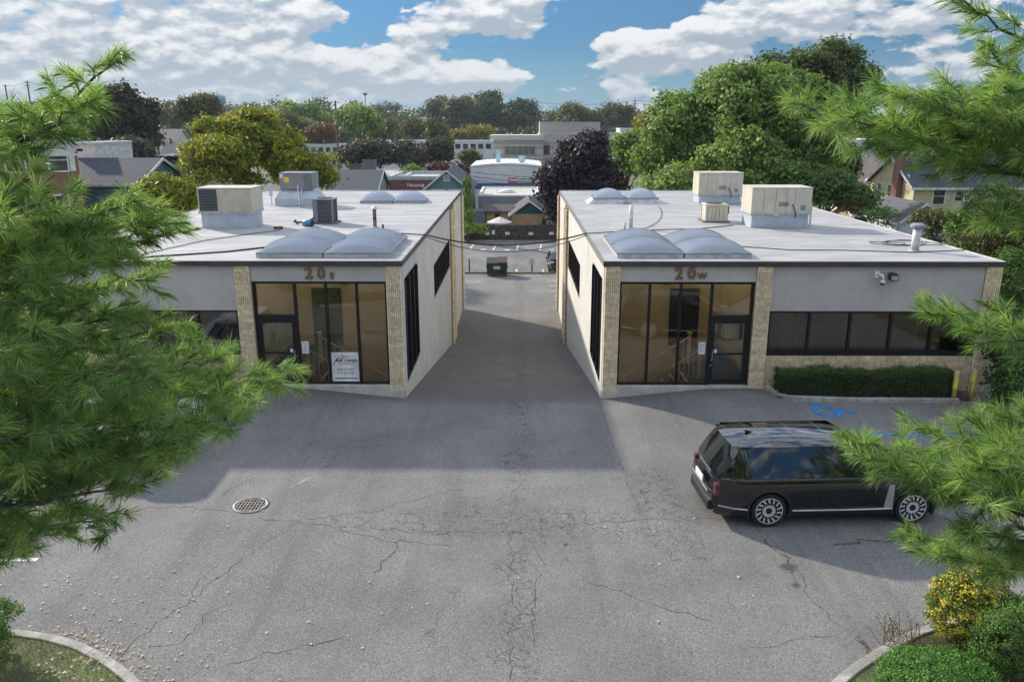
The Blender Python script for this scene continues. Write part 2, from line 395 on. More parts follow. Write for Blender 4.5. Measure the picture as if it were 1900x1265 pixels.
M_kerb = mat('kerb_concrete', (0.36, 0.34, 0.31), .85, var=.18, vscale=5, bump=.4, bscale=60, c2=(.27, .25, .22))
def kerb(name, pts, w, h, label, seg=2.4, parent=None):
    """a kerb of stones laid end to end along pts"""
    root = thing(name, label, 'kerb', tuple(pts[0])) if parent is None else parent
    P = [Vector(p) for p in pts]; L = [0]
    for a, b in zip(P, P[1:]): L.append(L[-1] + (b-a).length)
    def at(d):
        for i in range(len(P)-1):
            if d <= L[i+1] + 1e-6: return P[i].lerp(P[i+1], (d-L[i])/max(1e-6, L[i+1]-L[i]))
        return P[-1].copy()
    n = max(1, round(L[-1]/seg)); sl = L[-1]/n
    for k in range(n):
        a0, a1 = k*sl + .006, (k+1)*sl - .006; mb = MB(); R = []
        for q in span(a0, a1, .35):
            c = at(q); d = (at(min(L[-1], q+.05)) - at(max(0, q-.05))); d.z = 0; d.normalize(); nrm = Vector((-d.y, d.x, 0))*w/2
            R.append([c - nrm + Vector((0, 0, -.2)), c - nrm*.98 + Vector((0, 0, h*.9)), c - nrm*.8 + Vector((0, 0, h)), c + nrm*.9 + Vector((0, 0, h)), c + nrm + Vector((0, 0, h*.95)), c + nrm + Vector((0, 0, -.2))])
        kk = 0; mb.grid(R); m_ = len(R[0])
        mb.f.append(tuple(range(m_))); mb.f.append(tuple((len(R)-1)*m_ + i for i in range(m_))[::-1])
        mb.build('kerb_stone', M_kerb, root)
    return root

# paint on the asphalt
def paint_quad(mb, pts, lift=.006):
    q = [Vector(p) for p in pts]; mb.add([(p.x, p.y, HG(p.x, p.y) + lift) for p in q], [(0, 1, 2, 3)])
M_white = mat('road_paint_white', (0.62, 0.61, 0.58), .7, var=.25, vscale=9)
M_blue = mat('road_paint_blue', (0.02, 0.22, 0.55), .6, var=.25, vscale=7)
def line_paint(name, a, b, w, m, label, cat='marking', group=None, lift=.006):
    a, b = Vector(a), Vector(b); d = (b-a).normalized(); n = Vector((-d.y, d.x, 0))*w/2
    mb = MB(); k = max(1, int((b-a).length/.8))
    for i in range(k):
        p, q = a.lerp(b, i/k), a.lerp(b, (i+1)/k); paint_quad(mb, [p-n, q-n, q+n, p+n], lift)
    o = mb.build(name, m); tag(o, label, cat, group); return o
line_paint('stall_line', PZ(-160, 1038, 0), PZ(70, 1038, 0), .12, M_white, 'short white stall line on the asphalt at the left edge, below the pine', 'marking')
line_paint('access_line', PZ(1560, 806, 0), PZ(1960, 812, 0), .13, M_blue, 'long blue painted line on the asphalt beyond the black car', 'marking')
line_paint('access_hatch', PZ(1800, 811, 0), PZ(1880, 858, 0), .13, M_blue, 'blue diagonal hatch stroke meeting the long blue line behind the pine', 'marking', lift=.010)
# wheelchair symbol
def symbol():
    mb = MB(); c = PZ(1543, 771, 0.0); base = HG(c.x, c.y)
    def pl(pts, w):
        for a, b in zip(pts, pts[1:]):
            a, b = Vector(a + (0,)), Vector(b + (0,)); d = (b-a).normalized(); n = Vector((-d.y, d.x, 0))*w/2
            a2, b2 = a - d*w*.3, b + d*w*.3
            k = len(mb.f)
            paint_quad(mb, [c + a2 - n, c + b2 - n, c + b2 + n, c + a2 + n], .006 + .0015*(k % 3))
    arc = [(math.cos(t)*.36 - .14, math.sin(t)*.34) for t in np.linspace(1.3, 6.0, 12)]
    pl(arc, .12); pl([(-.28, .48), (.06, .18), (.10, -.02), (.42, .0), (.55, -.14), (.70, -.06)], .12); pl([(-.06, .12), (.34, .16)], .10)
    h = [(-.40 + .09*math.cos(t), .54 + .09*math.sin(t)) for t in np.linspace(0, 6.28, 9)]
    pl(h, .07)
    o = mb.build('wheelchair_symbol', M_blue); tag(o, 'faded blue wheelchair symbol painted on the asphalt in front of the hedge', 'marking')
symbol()
# rear lot stall lines
k = 0
for (x0, y0, x1, y1) in [(890, 466, 878, 476)]: pass
Z = -3.36
far_lines = [(871, 463, 879, 453), (915, 464, 921, 452), (959, 464, 962, 452), (1002, 465, 1004, 453)]
where = ['leftmost', 'second from the left', 'third from the left', 'rightmost']
for i, (a, b, c, d) in enumerate(far_lines):
    line_paint('stall_line', PZ(a, b, Z), PZ(c, d, Z), .14, M_white, 'slanting white stall line before the wooden fence, %s of four' % where[i], 'marking', 'stall lines by the fence')
for i, (px, py) in enumerate([(897, 463), (941, 463.5), (986, 464), (1024, 463.5)]):
    a = PZ(px-4, py, Z); b = PZ(px+4, py, Z)
    mb = MB()
    for q in (-1, 1):
        c = a.lerp(b, .5 + .3*q); paint_quad(mb, [c + Vector((-.13, -.25, 0)), c + Vector((.13, -.25, 0)), c + Vector((.13, .25, 0)), c + Vector((-.13, .25, 0))])
    o = mb.build('stall_number', M_white); tag(o, 'white stall number painted before the wooden fence, %s of four' % where[i], 'marking', 'stall numbers by the fence')
side_l = [(856, 521, 892, 522), (856, 532, 874, 532), (856, 542.5, 872, 542.5), (856, 552, 868, 552), (856, 562, 866, 562)]
side_r = [(1016, 520, 1041, 520), (1018, 530, 1041, 530), (1022, 540, 1041, 540), (1026, 549, 1041, 549.5), (1029, 558, 1041, 558.5)]
orde = ['farthest', 'second farthest', 'middle', 'second nearest', 'nearest']
for i, (a, b, c, d) in enumerate(side_l):
    line_paint('stall_line', PZ(a-30, b, -3.3), PZ(c, d, -3.3), .11, M_white, 'white stall line left of the driveway foot, %s of five' % orde[i], 'marking', 'stall lines left of the driveway')
for i, (a, b, c, d) in enumerate(side_r):
    line_paint('stall_line', PZ(a, b, -3.3), PZ(c+30, d, -3.3), .11, M_white, 'white stall line right of the driveway foot, %s of five' % orde[i], 'marking', 'stall lines right of the driveway')
for i, (px, nm) in enumerate([(958, 'between the dumpster and the sign post'), (1007, 'beside the parked dark sedan')]):
    line_paint('stall_line', PZ(px, 508, Z), PZ(px+.5, 500, Z), .14, M_white, 'white stall line ending at the brown kerb, ' + nm, 'marking')

# long wandering cracks
M_crack = mat('crack_fill', (0.03, 0.028, 0.026), .95, var=.3, vscale=20)
M_moss = mat('crack_dirt', (0.12, 0.09, 0.045), .95, var=.4, vscale=12, c2=(.05, .05, .04))
def crack(pxs, w=.013, m=M_crack, jit=.05):
    P = [PZ(a, b, 0) for a, b in pxs]; Q = []
    for a, b in zip(P, P[1:]):
        n = max(2, int((b-a).length/.16))
        for i in range(n): Q.append(a.lerp(b, i/n) + Vector((random.gauss(0, jit), random.gauss(0, jit), 0)))
    Q.append(P[-1]); mb = MB(); L = []
    for i, q in enumerate(Q):
        d = (Q[min(i+1, len(Q)-1)] - Q[max(0, i-1)]); d.z = 0; d = d.normalized() if d.length > 0 else Vector((1, 0, 0))
        n = Vector((-d.y, d.x, 0))*w*random.uniform(.15, .5)*(0.25 if i in (0, len(Q)-1) else 1)
        z = HG(q.x, q.y) + .004
        L.append([(q.x-n.x, q.y-n.y, z), (q.x+n.x, q.y+n.y, z)])
    mb.grid(L).build('crack', m, lot)
for c in [[(160, 1265), (300, 1150), (420, 1060), (500, 1000), (560, 965)], [(480, 962), (620, 975), (760, 985), (960, 985), (1110, 968), (1300, 960), (1420, 975)],
          [(950, 985), (948, 1070), (950, 1180), (945, 1265)], [(1380, 958), (1480, 1050), (1500, 1110), (1590, 1180)], [(1590, 1180), (1640, 1225)],
          [(1400, 1210), (1470, 1185), (1560, 1180)], [(190, 945), (330, 940), (440, 950)], [(400, 925), (450, 895), (470, 890)], [(250, 1205), (330, 1190), (380, 1150), (400, 1130)],
          [(350, 1120), (365, 1080), (385, 1060)], [(1060, 1060), (1180, 1110), (1320, 1150)], [(400, 1240), (500, 1210), (640, 1180)], [(745, 742), (950, 744), (1118, 738)],
          [(1000, 985), (1010, 1040), (985, 1120), (990, 1200)], [(560, 965), (700, 945), (860, 905)], [(1112, 740), (1130, 800), (1155, 870), (1190, 960)], [(620, 985), (700, 1000), (840, 1012)], [(560, 855), (640, 825), (740, 800)]]:
    crack(c)
crack([(1590, 1180), (1615, 1215), (1650, 1240)], .10, M_moss, .04); crack([(1420, 1000), (1455, 1030), (1480, 1080)], .07, M_moss, .05)
crack([(1540, 1012), (1600, 1004), (1680, 1003), (1720, 1008)], .11, M_moss, .05); crack([(690, 1070), (720, 1030), (745, 1000)], .05, M_moss)
crack([(540, 905), (575, 885)], .05, mat('pale_scrape', (.4, .39, .37), .9), .02)

# drain grate
def grate():
    c = PZ(466, 937, 0); r = .36
    root = thing('drain_grate', 'round iron storm drain grate set in the asphalt left of centre', 'drain', (c.x, c.y, 0))
    mi = mat('cast_iron', (0.22, 0.205, 0.19), .6, .6, var=.3, vscale=18); mk = mat('drain_dark', (.012, .012, .014), .9)
    mb = MB(); n = 40
    prof = [(r+.05, .0), (r+.045, .022), (r-.02, .022), (r-.03, -.01)]
    mb.grid([[(c.x + q*math.cos(t), c.y + q*math.sin(t), z) for q, z in prof] for t in np.linspace(0, 2*math.pi, n+1)]); mb.build('rim', mi, root, smooth=True)
    mb = MB().add([(c.x + (r-.01)*math.cos(t), c.y + (r-.01)*math.sin(t), .005) for t in np.linspace(0, 2*math.pi, n, endpoint=False)], [tuple(range(n))]); mb.build('pit', mk, root)
    for k in range(-4, 5):
        q = k*.075; h = math.sqrt(max(0, (r-.015)**2 - q*q))
        MB().box(c.x+q-.013, c.x+q+.013, c.y-h, c.y+h, .008, .020).build('bar', mi, root)
    for k in range(-2, 3):
        q = k*.13; h = math.sqrt(max(0, (r-.015)**2 - q*q)); MB().box(c.x-h, c.x+h, c.y+q-.012, c.y+q+.012, .007, .017).build('crossbar', mi, root)
grate()
# ------------------------------------------------------------------ the twin office buildings
M_stucco = mat('stucco_grey', (0.50, 0.465, 0.42), .9, var=.05, vscale=1.2, bump=.35, bscale=70, stain=(.36, .34, .31, .35))
M_panel = mat('panel_cream', (0.62, 0.60, 0.55), .85, var=.05, vscale=1.0, bump=.2, bscale=50, stain=(.46, .41, .34, .45))
M_block = mat('split_block_tan', (0.90, 0.715, 0.50), .88, var=.14, vscale=7, bump=.5, bscale=55, rnd=.10)
M_mortar = mat('mortar_tan', (0.40, 0.28, 0.16), .95, var=.2, vscale=8)
M_fascia = mat('fascia_brown', (0.060, 0.047, 0.044), .55, var=.15, vscale=4)
M_frame = mat('bronze_frame', (0.014, 0.013, 0.014), .42, .3, var=.1)
M_conc = mat('plinth_concrete', (0.50, 0.47, 0.41), .88, var=.12, vscale=2.5, bump=.3, bscale=40, stain=(.36, .31, .25, .5))
def roof_mat():
    m = bpy.data.materials.new('roof_membrane'); m.use_nodes = True; t = NT(m.node_tree); b = m.node_tree.nodes['Principled BSDF']
    pos = t.n('ShaderNodeNewGeometry').outputs['Position']; sp = t.n('ShaderNodeSeparateXYZ', ins={0: pos})
    fl = t.comb(t.m('MULTIPLY', sp.outputs[0], .45), sp.outputs[1], 0)
    c = t.mix(t.mr(t.noise(fl, 1.1, 6, .65), .3, .7), (.30, .297, .293, 1), (.45, .443, .434, 1))
    c = t.mix(t.mr(t.noise(fl, .28, 4, .6), .5, .72, 0, .75), c, (.26, .26, .265, 1))
    wob = t.m('MULTIPLY', t.noise(fl, .5, 2), .25)
    seam = t.m('FRACT', t.m('ADD', t.m('DIVIDE', sp.outputs[1], .92), wob))
    sm = t.mr(t.m('ABSOLUTE', t.m('SUBTRACT', seam, .5)), .455, .49)
    c = t.mix(t.m('MULTIPLY', sm, t.mr(t.noise(fl, 1.7, 3), .4, .65, .1, .7)), c, (.20, .20, .205, 1))
    t.put(b.inputs['Base Color'], c); b.inputs['Roughness'].default_value = .7
    bn = t.n('ShaderNodeBump', ins={'Strength': .4, 'Distance': .03, 'Height': t.m('ADD', t.noise(fl, 2.2, 5, .6), t.m('MULTIPLY', sm, .4))})
    t.put(b.inputs['Normal'], bn.outputs[0]); return m
M_roof = roof_mat()
G_lobby = glass_mat('bronze_tinted_glass', (.86, .79, .66)); G_clear = glass_mat('clear_door_glass', (.68, .72, .70)); G_dark = glass_mat('dark_window_glass', (.52, .48, .42), 1.6)
M_beige = mat('lobby_wall_beige', (0.80, 0.66, 0.42), .85, var=.06, vscale=.8); M_carpet = mat('lobby_carpet_grey', (.06, .075, .08), .95)
M_wood = mat('oak_rail', (.78, .54, .20), .45, var=.2, vscale=14); M_rail = mat('cream_rail', (.82, .74, .52), .5); M_dark = mat('interior_dark', (.02, .022, .024), .8)
M_office = mat('office_wall', (.20, .18, .155), .9); M_curt = mat('curtain_cream', (.62, .55, .40), .9, var=.1, vscale=10)
M_gold = mat('bronze_letters', (.26, .17, .085), .35, .75, var=.25, vscale=20); M_chrome = mat('brushed_metal', (.62, .62, .62), .3, .9)
M_paper = mat('paper_white', (.75, .75, .73), .8); M_black = mat('black_ink', (.015, .015, .015), .7); M_red = mat('sign_red', (.42, .05, .04), .6)

def flute(w, h, d=.055, ribs=8):
    """one split-ribbed concrete block"""
    pts = [(-w/2, d*.1)]; p = w/ribs
    for i in range(ribs):
        x = -w/2 + i*p; pts += [(x+p*.16, -d*.1), (x+p*.30, -d), (x+p*.72, -d), (x+p*.86, -d*.1)]
    pts += [(w/2, d*.1)]
    mb = MB(); n = len(pts)
    v = [(x, y, 0) for x, y in pts] + [(x, y, h) for x, y in pts] + [(-w/2, d, 0), (w/2, d, 0), (-w/2, d, h), (w/2, d, h)]
    f = [(i, i+1, n+i+1, n+i) for i in range(n-1)]
    f += [tuple(range(n, 2*n)) + (2*n+3, 2*n+2), tuple(range(n))[::-1] + (2*n, 2*n+1), (0, n, 2*n+2, 2*n), (n-1, 2*n+1, 2*n+3, 2*n-1)]
    mb.add(v, f); me = mb.mesh('block'); me.materials.append(M_block); return me
ROW = .1965
BL_P = [flute(.485, .187), flute(.485, .187, .05)]; BL_W = [flute(.398, .187, .045, 7), flute(.398, .187, .05, 7)]
def grid_wall(mb, u0, u1, z0, z1, holes, f):
    """boxes that fill a wall around its openings; f(ua, ub, za, zb) adds one"""
    us = sorted(set([u0, u1] + [h[0] for h in holes] + [h[1] for h in holes])); zs = sorted(set([z0, z1] + [h[2] for h in holes] + [h[3] for h in holes]))
    for a, b in zip(us, us[1:]):
        za = z0
        for c, d in zip(zs, zs[1:]):
            mu, mz = (a+b)/2, (c+d)/2
            hole = any(h[0] < mu < h[1] and h[2] < mz < h[3] for h in holes)
            if hole:
                if c > za: f(a, b, za, c)
                za = d
        if z1 > za: f(a, b, za, z1)
def text(parent, s, size, depth, m, name, loc, rot=(math.pi/2, 0, 0), align='CENTER', bold=0.0, sx=1.0):
    cu = bpy.data.curves.new(name, 'FONT'); cu.body = s; cu.size = size; cu.extrude = depth; cu.align_x = align; cu.offset = bold; cu.resolution_u = 3
    o = bpy.data.objects.new(name, cu); col.objects.link(o)
    dg = bpy.context.evaluated_depsgraph_get(); me = bpy.data.meshes.new_from_object(o.evaluated_get(dg))
    bpy.data.objects.remove(o); bpy.data.curves.remove(cu)
    me.materials.clear(); me.materials.append(m)
    o = put(name, me, m, parent); o.location = loc; o.rotation_euler = rot; o.scale = (sx, 1, 1); return o

ZR, ZS = 4.27, .36
def building(xc, sg, letter, label):
    X = lambda s: xc + sg*s
    B = thing('office_building', label, 'building', (X(BW/2), (YF+YB)/2, -3.3))
    def bx(name, s0, s1, y0, y1, z0, z1, m, parent=B, bevel=0):
        return MB().box(X(s0), X(s1), y0, y1, z0, z1).build(name, m, parent, bevel)
    # front
    bx('header_panel', .49, 4.72, YF, YF+.25, 3.76, ZR, M_stucco)
    bx('stucco_panel', 5.22, 11.8, YF+.01, YF+.25, 2.83, ZR, M_stucco)
    bx('plinth', .02, 5.24, YF-.09, YF+.3, -.7, ZS, M_conc, bevel=.01)
    # block pillars
    def pillar(s0, s1, z0, yf=YF-.06):
        p = bx('pillar', s0+.004, s1-.004, yf+.03, YF+.3, z0, ZR, M_mortar)
        n = int((ZR - z0)/ROW); r = (ZR - z0)/n
        for k in range(n):
            o = put('block', BL_P[k % 2], None, p, loc=(X((s0+s1)/2), yf+.02+random.uniform(-.004, .004), z0 + k*r + .005)); o.scale = (1, 1, (r-.01)/.187)
    pillar(0, .49, .19); pillar(4.72, 5.22, .22); pillar(11.8, 12.3, .1)
    bw = bx('base_wall', 5.22, 11.8, YF+.03, YF+.25, -.5, 1.385, M_mortar)
    n = 16; w = 6.58/n
    for r in range(6):
        for k in range(n + (r % 2)):
            c = 5.22 + w*(k + (.5 if r % 2 == 0 else 0))
            if r % 2 and (k == 0 or k == n):
                put('block', BL_W[r % 2], None, bw, loc=(X(5.22 + w*.25 if k == 0 else 11.8 - w*.25), YF+.035, .206 + r*ROW)).scale = (.5, 1, 1); continue
            put('block', BL_W[(k+r) % 2], None, bw, loc=(X(c), YF+.035+random.uniform(-.004, .004), .206 + r*ROW)).scale = (1.015, 1, 1)
    # driveway side wall with its openings, faced with boards
    holes = [(YF+.5, 28.2, ZS, 3.76), (34.0, 42.2, 1.2, 2.65)]
    mb = MB(); grid_wall(mb, YF+.02, YB, -4.0, ZR, holes, lambda a, b, c, d: mb.box(X(.02), X(.26), a, b, c, d)); mb.build('side_wall', M_conc, B)
    for a, b in zip([YF+.03] + span(28.22, 51.5, 1.22)[:], span(28.22, 51.5, 1.22)):
        if b - a < .05: continue
        mb = MB(); hs = [(max(h[0], a), min(h[1], b), h[2], h[3]) for h in holes if h[1] > a + .01 and h[0] < b - .01]
        grid_wall(mb, a+.004, b-.004, -3.95, ZR, [(max(h[0], a+.004), min(h[1], b-.004), h[2], h[3]) for h in hs], lambda p, q, c, d: mb.box(X(-.012), X(.02), p, q, c, d))
        mb.build('wall_panel', M_panel, B)
    for y0 in (42.5, 43.95, 51.05):
        p = bx('pilaster', -.10, .1, y0, y0+.5, -4.0, ZR-.03, M_mortar); n = int((ZR+3.95)/ROW)
        for k in range(n):
            o = put('block', BL_P[k % 2], None, p, loc=(X(-.115), y0+.25, -3.95 + k*ROW), rot=(0, 0, -math.pi/2*(1 if sg > 0 else -1)))
            o.scale = (1, 1, 1)
    # other walls
    bx('back_wall', 0.3, BW, YB-.25, YB, -4.0, ZR, M_panel); bx('outer_wall', BW-.25, BW-.02, YF+.3, YB-.25, -4.0, ZR, M_panel)
    # roof with an opening under the front skylights
    s0, s1, y0, y1 = .55, 4.7, 25.25, 29.45
    mb = MB(); f = lambda a, b, c, d: mb.box(X(a), X(b), c, d, ZR, ZR+.12)
    f(-.02, s0, YF-.05, YB+.02); f(s1, BW+.02, YF-.05, YB+.02); f(s0, s1, YF-.05, y0); f(s0, s1, y1, YB+.02)
    roof = mb.build('roof', M_roof, B)
    mb = MB(); mb.box(X(-.05), X(BW+.05), YF-.12, YF-.05, ZR-.01, ZR+.15); mb.build('fascia', M_fascia, B, .008)
    mb = MB(); mb.box(X(-.055), X(-.02), YF-.05, YB+.05, ZR-.02, ZR+.15); mb.build('fascia', M_fascia if sg < 0 else mat('fascia_grey', (.22, .2, .19), .6), B)
    mb = MB(); mb.box(X(BW+.02), X(BW+.06), YF-.05, YB+.05, ZR-.02, ZR+.15); mb.build('fascia', mat('roof_edge_metal', (.55, .55, .54), .5, .2), B)
    mb = MB(); mb.box(X(0), X(BW), YB+.02, YB+.06, ZR-.02, ZR+.17); mb.build('fascia', MATS['roof_edge_metal'], B)
    # lobby glazing
    mul = [.49, 1.45, 2.43, 3.41, 4.72]
    gz = bx('lobby_window', .49, 4.72, YF+.13, YF+.23, 3.66, 3.76, M_frame)
    for i, s in enumerate(mul):
        if i in (0, 4): bx('mullion', max(.49, s-.07), min(4.72, s+.07), YF+.09, YF+.24, ZS, 3.76, M_frame, gz)
        else: bx('mullion', s-.035, s+.035, YF+.06, YF+.22, ZS, 3.76, M_frame, gz)
    bx('sill', .49, 3.41, YF+.08, YF+.24, ZS, ZS+.06, M_frame, gz); bx('transom', 3.41, 4.72, YF+.07, YF+.23, 2.55, 2.66, M_frame, gz)
    for a, b in zip(mul[:3], mul[1:4]): bx('pane', a+.02, b-.02, YF+.15, YF+.16, ZS+.05, 3.7, G_lobby, gz)
    bx('pane', 3.43, 4.68, YF+.15, YF+.16, 2.64, 3.7, G_lobby, gz)
    d = bx('door', 3.445, 3.57, YF+.10, YF+.17, ZS+.02, 2.55, M_frame)
    for a, b, c, e in ((4.52, 4.65, ZS+.02, 2.55), (3.57, 4.52, 2.40, 2.55), (3.57, 4.52, ZS+.02, ZS+.20), (3.57, 4.52, 1.37, 1.42)): bx('door_frame', a, b, YF+.10, YF+.17, c, e, M_frame, d)
    bx('glass', 3.56, 4.53, YF+.13, YF+.14, ZS+.1, 2.45, G_clear, d)
    h = MB().tube([(X(3.52), YF+.10, 1.18), (X(3.52), YF+.02, 1.18), (X(3.52), YF+.02, 1.50), (X(3.52), YF+.10, 1.50)], .014, 6); h.build('handle', M_chrome, d)
    MB().tube([(X(3.51), YF+.10, 1.02), (X(3.51), YF+.085, 1.02)], .03, 10).build('lock', M_chrome, d)
    bx('push_plate', 3.60, 3.68, YF+.118, YF+.128, 1.42, 1.54, M_paper, d)
    # strip window
    z0, z1 = 1.40, 2.83
    sw = bx('strip_window', 5.22, 11.8, YF+.04, YF+.18, z1-.07, z1, M_frame); bx('sill', 5.22, 11.8, YF-.01, YF+.2, z0-.02, z0+.06, M_frame, sw)
    ms = [5.26] + [5.25 + 1.29*k for k in range(1, 6)] + [11.76]
    for i, s in enumerate(ms): bx('mullion', s-.04, s+.04, YF+.05, YF+.17, z0+.06, z1-.07, M_frame, sw)
    for a, b in zip(ms, ms[1:]):
        bx('pane', a+.03, b-.03, YF+.11, YF+.12, z0+.04, z1-.05, G_dark, sw)
        bx('sash_rail', a+.04, b-.04, YF+.09, YF+.14, z0+.06, z0+.14, M_frame, sw)
    # side windows
    tw = bx('side_window', .02, .2, YF+.5, 28.2, 3.68, 3.76, M_frame); bx('sill', -.03, .2, YF+.5, 28.2, ZS-.03, ZS+.06, M_frame, tw)
    ys = span(YF+.54, 28.16, .9)
    for y in ys: bx('mullion', -.05, .2, y-.04, y+.04, ZS+.06, 3.68, M_frame, tw)
    for a, b in zip(ys, ys[1:]): bx('pane', .10, .11, a, b, ZS+.03, 3.72, G_lobby, tw)
    uw = bx('side_window', .0, .2, 34.0, 42.2, 2.58, 2.65, M_frame); bx('sill', -.02, .2, 34.0, 42.2, 1.18, 1.26, M_frame, uw)
    ys = span(34.03, 42.17, 1.15)
    for y in ys: bx('mullion', .0, .18, y-.035, y+.035, 1.26, 2.58, M_frame, uw)
    for a, b in zip(ys, ys[1:]): bx('pane', .08, .09, a, b, 1.23, 2.6, G_dark, uw)
    # lobby interior
    L = bx('lobby_wall', .27, 5.0, 29.5, 29.6, -1.8, ZR, M_beige)
    bx('partition', 5.0, 5.1, YF+.26, 29.5, -1.8, ZR, M_beige, L); bx('inner_wall', .262, .29, 28.25, 29.5, -1.8, ZR, M_beige, L)
    bx('lower_wall', .262, .29, YF+.3, 28.25, -1.8, ZS-.05, M_beige, L)
    bx('landing', 3.25, 4.99, YF+.28, 29.48, .0, ZS-.01, M_carpet, L); bx('lower_floor', .29, 3.25, YF+.3, 29.5, -1.82, -1.7, M_carpet, L)
    bx('doorway', 3.05, 4.15, 29.43, 29.497, ZS, 2.55, M_dark, L); bx('door_leaf', 3.12, 3.35, 29.38, 29.43, ZS, 2.5, mat('inner_door_teal', (.02, .05, .055), .4), L)
    bx('skirting', 4.93, 4.985, YF+.3, 29.4, ZS, ZS+.2, M_wood, L)
    bx('exit_sign', 2.75, 3.05, 29.4, 29.45, 2.72, 2.9, M_red, L)
    stp = 9
    for i in range(stp):
        s = 3.25 - .29*(i+1); z = ZS - .19*(i+1); bx('step', s, s+.285, 25.35, 26.95, z-.2, z, M_carpet, L)
        bx('nosing', s-.02, s+.03, 25.35, 26.95, z+.001, z+.03, M_wood, L)
    for yy in (25.3, 27.0):
        r = bx('newel', 3.27, 3.37, yy-.05, yy+.05, ZS, 1.42, M_rail, L)
        bx('newel_cap', 3.24, 3.40, yy-.08, yy+.08, 1.42, 1.48, M_wood, L)
        MB().tube([(X(3.3), yy, 1.32), (X(.85), yy, 1.32-2.45*.655)], .032, 8).build('handrail', M_wood, L)
        mb = MB()
        for i in range(15):
            s = 3.12 - i*.155; zt = 1.32 - (3.3-s)*.655; MB().box(X(s-.012), X(s+.012), yy-.012, yy+.012, zt-.85, zt).build('baluster', M_rail, L)
    # office behind the strip window
    O = bx('office_wall', 5.11, 11.9, 28.4, 28.5, .2, 3.2, M_office)
    bx('ceiling', 5.11, 12.0, YF+.26, 28.4, 3.0, 3.1, M_office, O); bx('floor', 5.11, 12.0, YF+.26, 28.4, .1, .2, M_carpet, O); bx('end_wall', 12.0, 12.05, YF+.26, 28.5, .1, 3.1, M_office, O)
    def curtain(a, b):
        P = []
        for z in (1.2, 2.9):
            P.append([(X(s), YF+.42 + .035*math.sin(s*62) + .012*math.sin(s*23), z) for s in np.linspace(a, b, int((b-a)*60)+3)])
        MB().grid(P).build('curtain', M_curt, O, smooth=True)
    for a, b in ([(5.3, 5.95), (6.6, 7.1), (7.2, 7.7), (9.3, 9.6)] if sg < 0 else [(5.75, 6.15), (6.25, 6.5), (8.0, 8.25)]): curtain(a, b)
    # numerals
    c = X(2.6)
    zt = 3.865
    for i, (ch, dx, sz) in enumerate((('2', -.39, .51), ('0', .0, .51), (letter, .33, .27))):
        text(B, ch, sz, .03, M_gold, 'address_numeral', (c + dx + .1, YF-.035, zt), bold=.012 if i < 2 else .003)
    return B, L, X
BE, LE, XEs = building(XE, -1, 'E', 'left office building numbered 20 E with its lobby door on the left')
BWo, LW, XWs = building(XW, 1, 'W', 'right office building numbered 20 W with a hedge under its window')

# posters and notices
def poster():
    s0, s1 = XEs(2.38), XEs(1.50); z0, z1 = ZS+.08, ZS+1.06; y = YF+.125
    P = tag(MB().box(s0, s1, y, y+.01, z0, z1).build('window_poster', M_paper), 'white advertising poster with a red arrow in the 20 E lobby glass', 'poster')
    cx = (s0+s1)/2
    text(P, 'AIR LAND', .135, .001, M_black, 'lettering', (cx+.05, y-.003, z0+.66), bold=.004, sx=1.15)
    text(P, 'TRANSPORT', .075, .001, M_black, 'lettering', (cx+.05, y-.003, z0+.57), sx=1.3)
    text(P, '(516) 767 1333', .088, .001, M_black, 'lettering', (cx, y-.003, z0+.38))
    text(P, '(212) 594 1222', .088, .001, M_black, 'lettering', (cx, y-.003, z0+.26))
    for i in range(22): MB().box(s0+.08+i*.034, s0+.108+i*.034, y-.004, y-.001, z0+.09, z0+.125).build('small_print', M_black, P)
    mb = MB(); a = [(s0+.08+.28*(1-math.cos(t)), y-.003, z0+.55+.27*math.sin(t)) for t in np.linspace(0, 1.45, 10)]
    mb.tube(a, .012, 5); mb.build('arrow_tail', M_black, P)
    ax = s0+.33; MB().tube([(ax, y-.003, z0+.89), (ax+.27, y-.003, z0+.83), (ax, y-.003, z0+.76), (ax+.06, y-.003, z0+.82), (ax, y-.003, z0+.89)], .016, 5).build('arrow_head', M_red, P)
poster()
for (X, s, lab) in ((XEs, 3.2, 'white paper notice taped beside the 20 E entrance door'), (XWs, 3.2, 'white printed notice taped beside the 20 W entrance door')):
    o = MB().box(X(s-.11), X(s+.11), YF+.142, YF+.147, 1.38, 1.78).build('paper_notice', M_paper); tag(o, lab, 'notice')
    for k in range(5): MB().box(X(s-.07), X(s+.06), YF+.139, YF+.141, 1.46+k*.055, 1.475+k*.055).build('small_print', mat('grey_ink', (.25, .25, .27), .8), o)
o = MB().box(XWs(4.36), XWs(4.46), YF+.118, YF+.126, 1.86, 2.36).build('door_decal', M_black); tag(o, 'narrow black vertical decal on the 20 W entrance door glass', 'decal')
# traffic cone inside the door
c = (XWs(4.35), YF+.62)
T = thing('traffic_cone', 'orange traffic cone standing behind the 20 W glass door', 'cone', (c[0], c[1], ZS))
mo = mat('cone_orange', (.62, .11, .03), .6)
MB().box(c[0]-.17, c[0]+.17, c[1]-.17, c[1]+.17, ZS, ZS+.035).build('base', mo, T); MB().tube([(c[0], c[1], ZS+.03), (c[0], c[1], ZS+.72)], [.125, .03], 16).build('cone', mo, T, smooth=True)

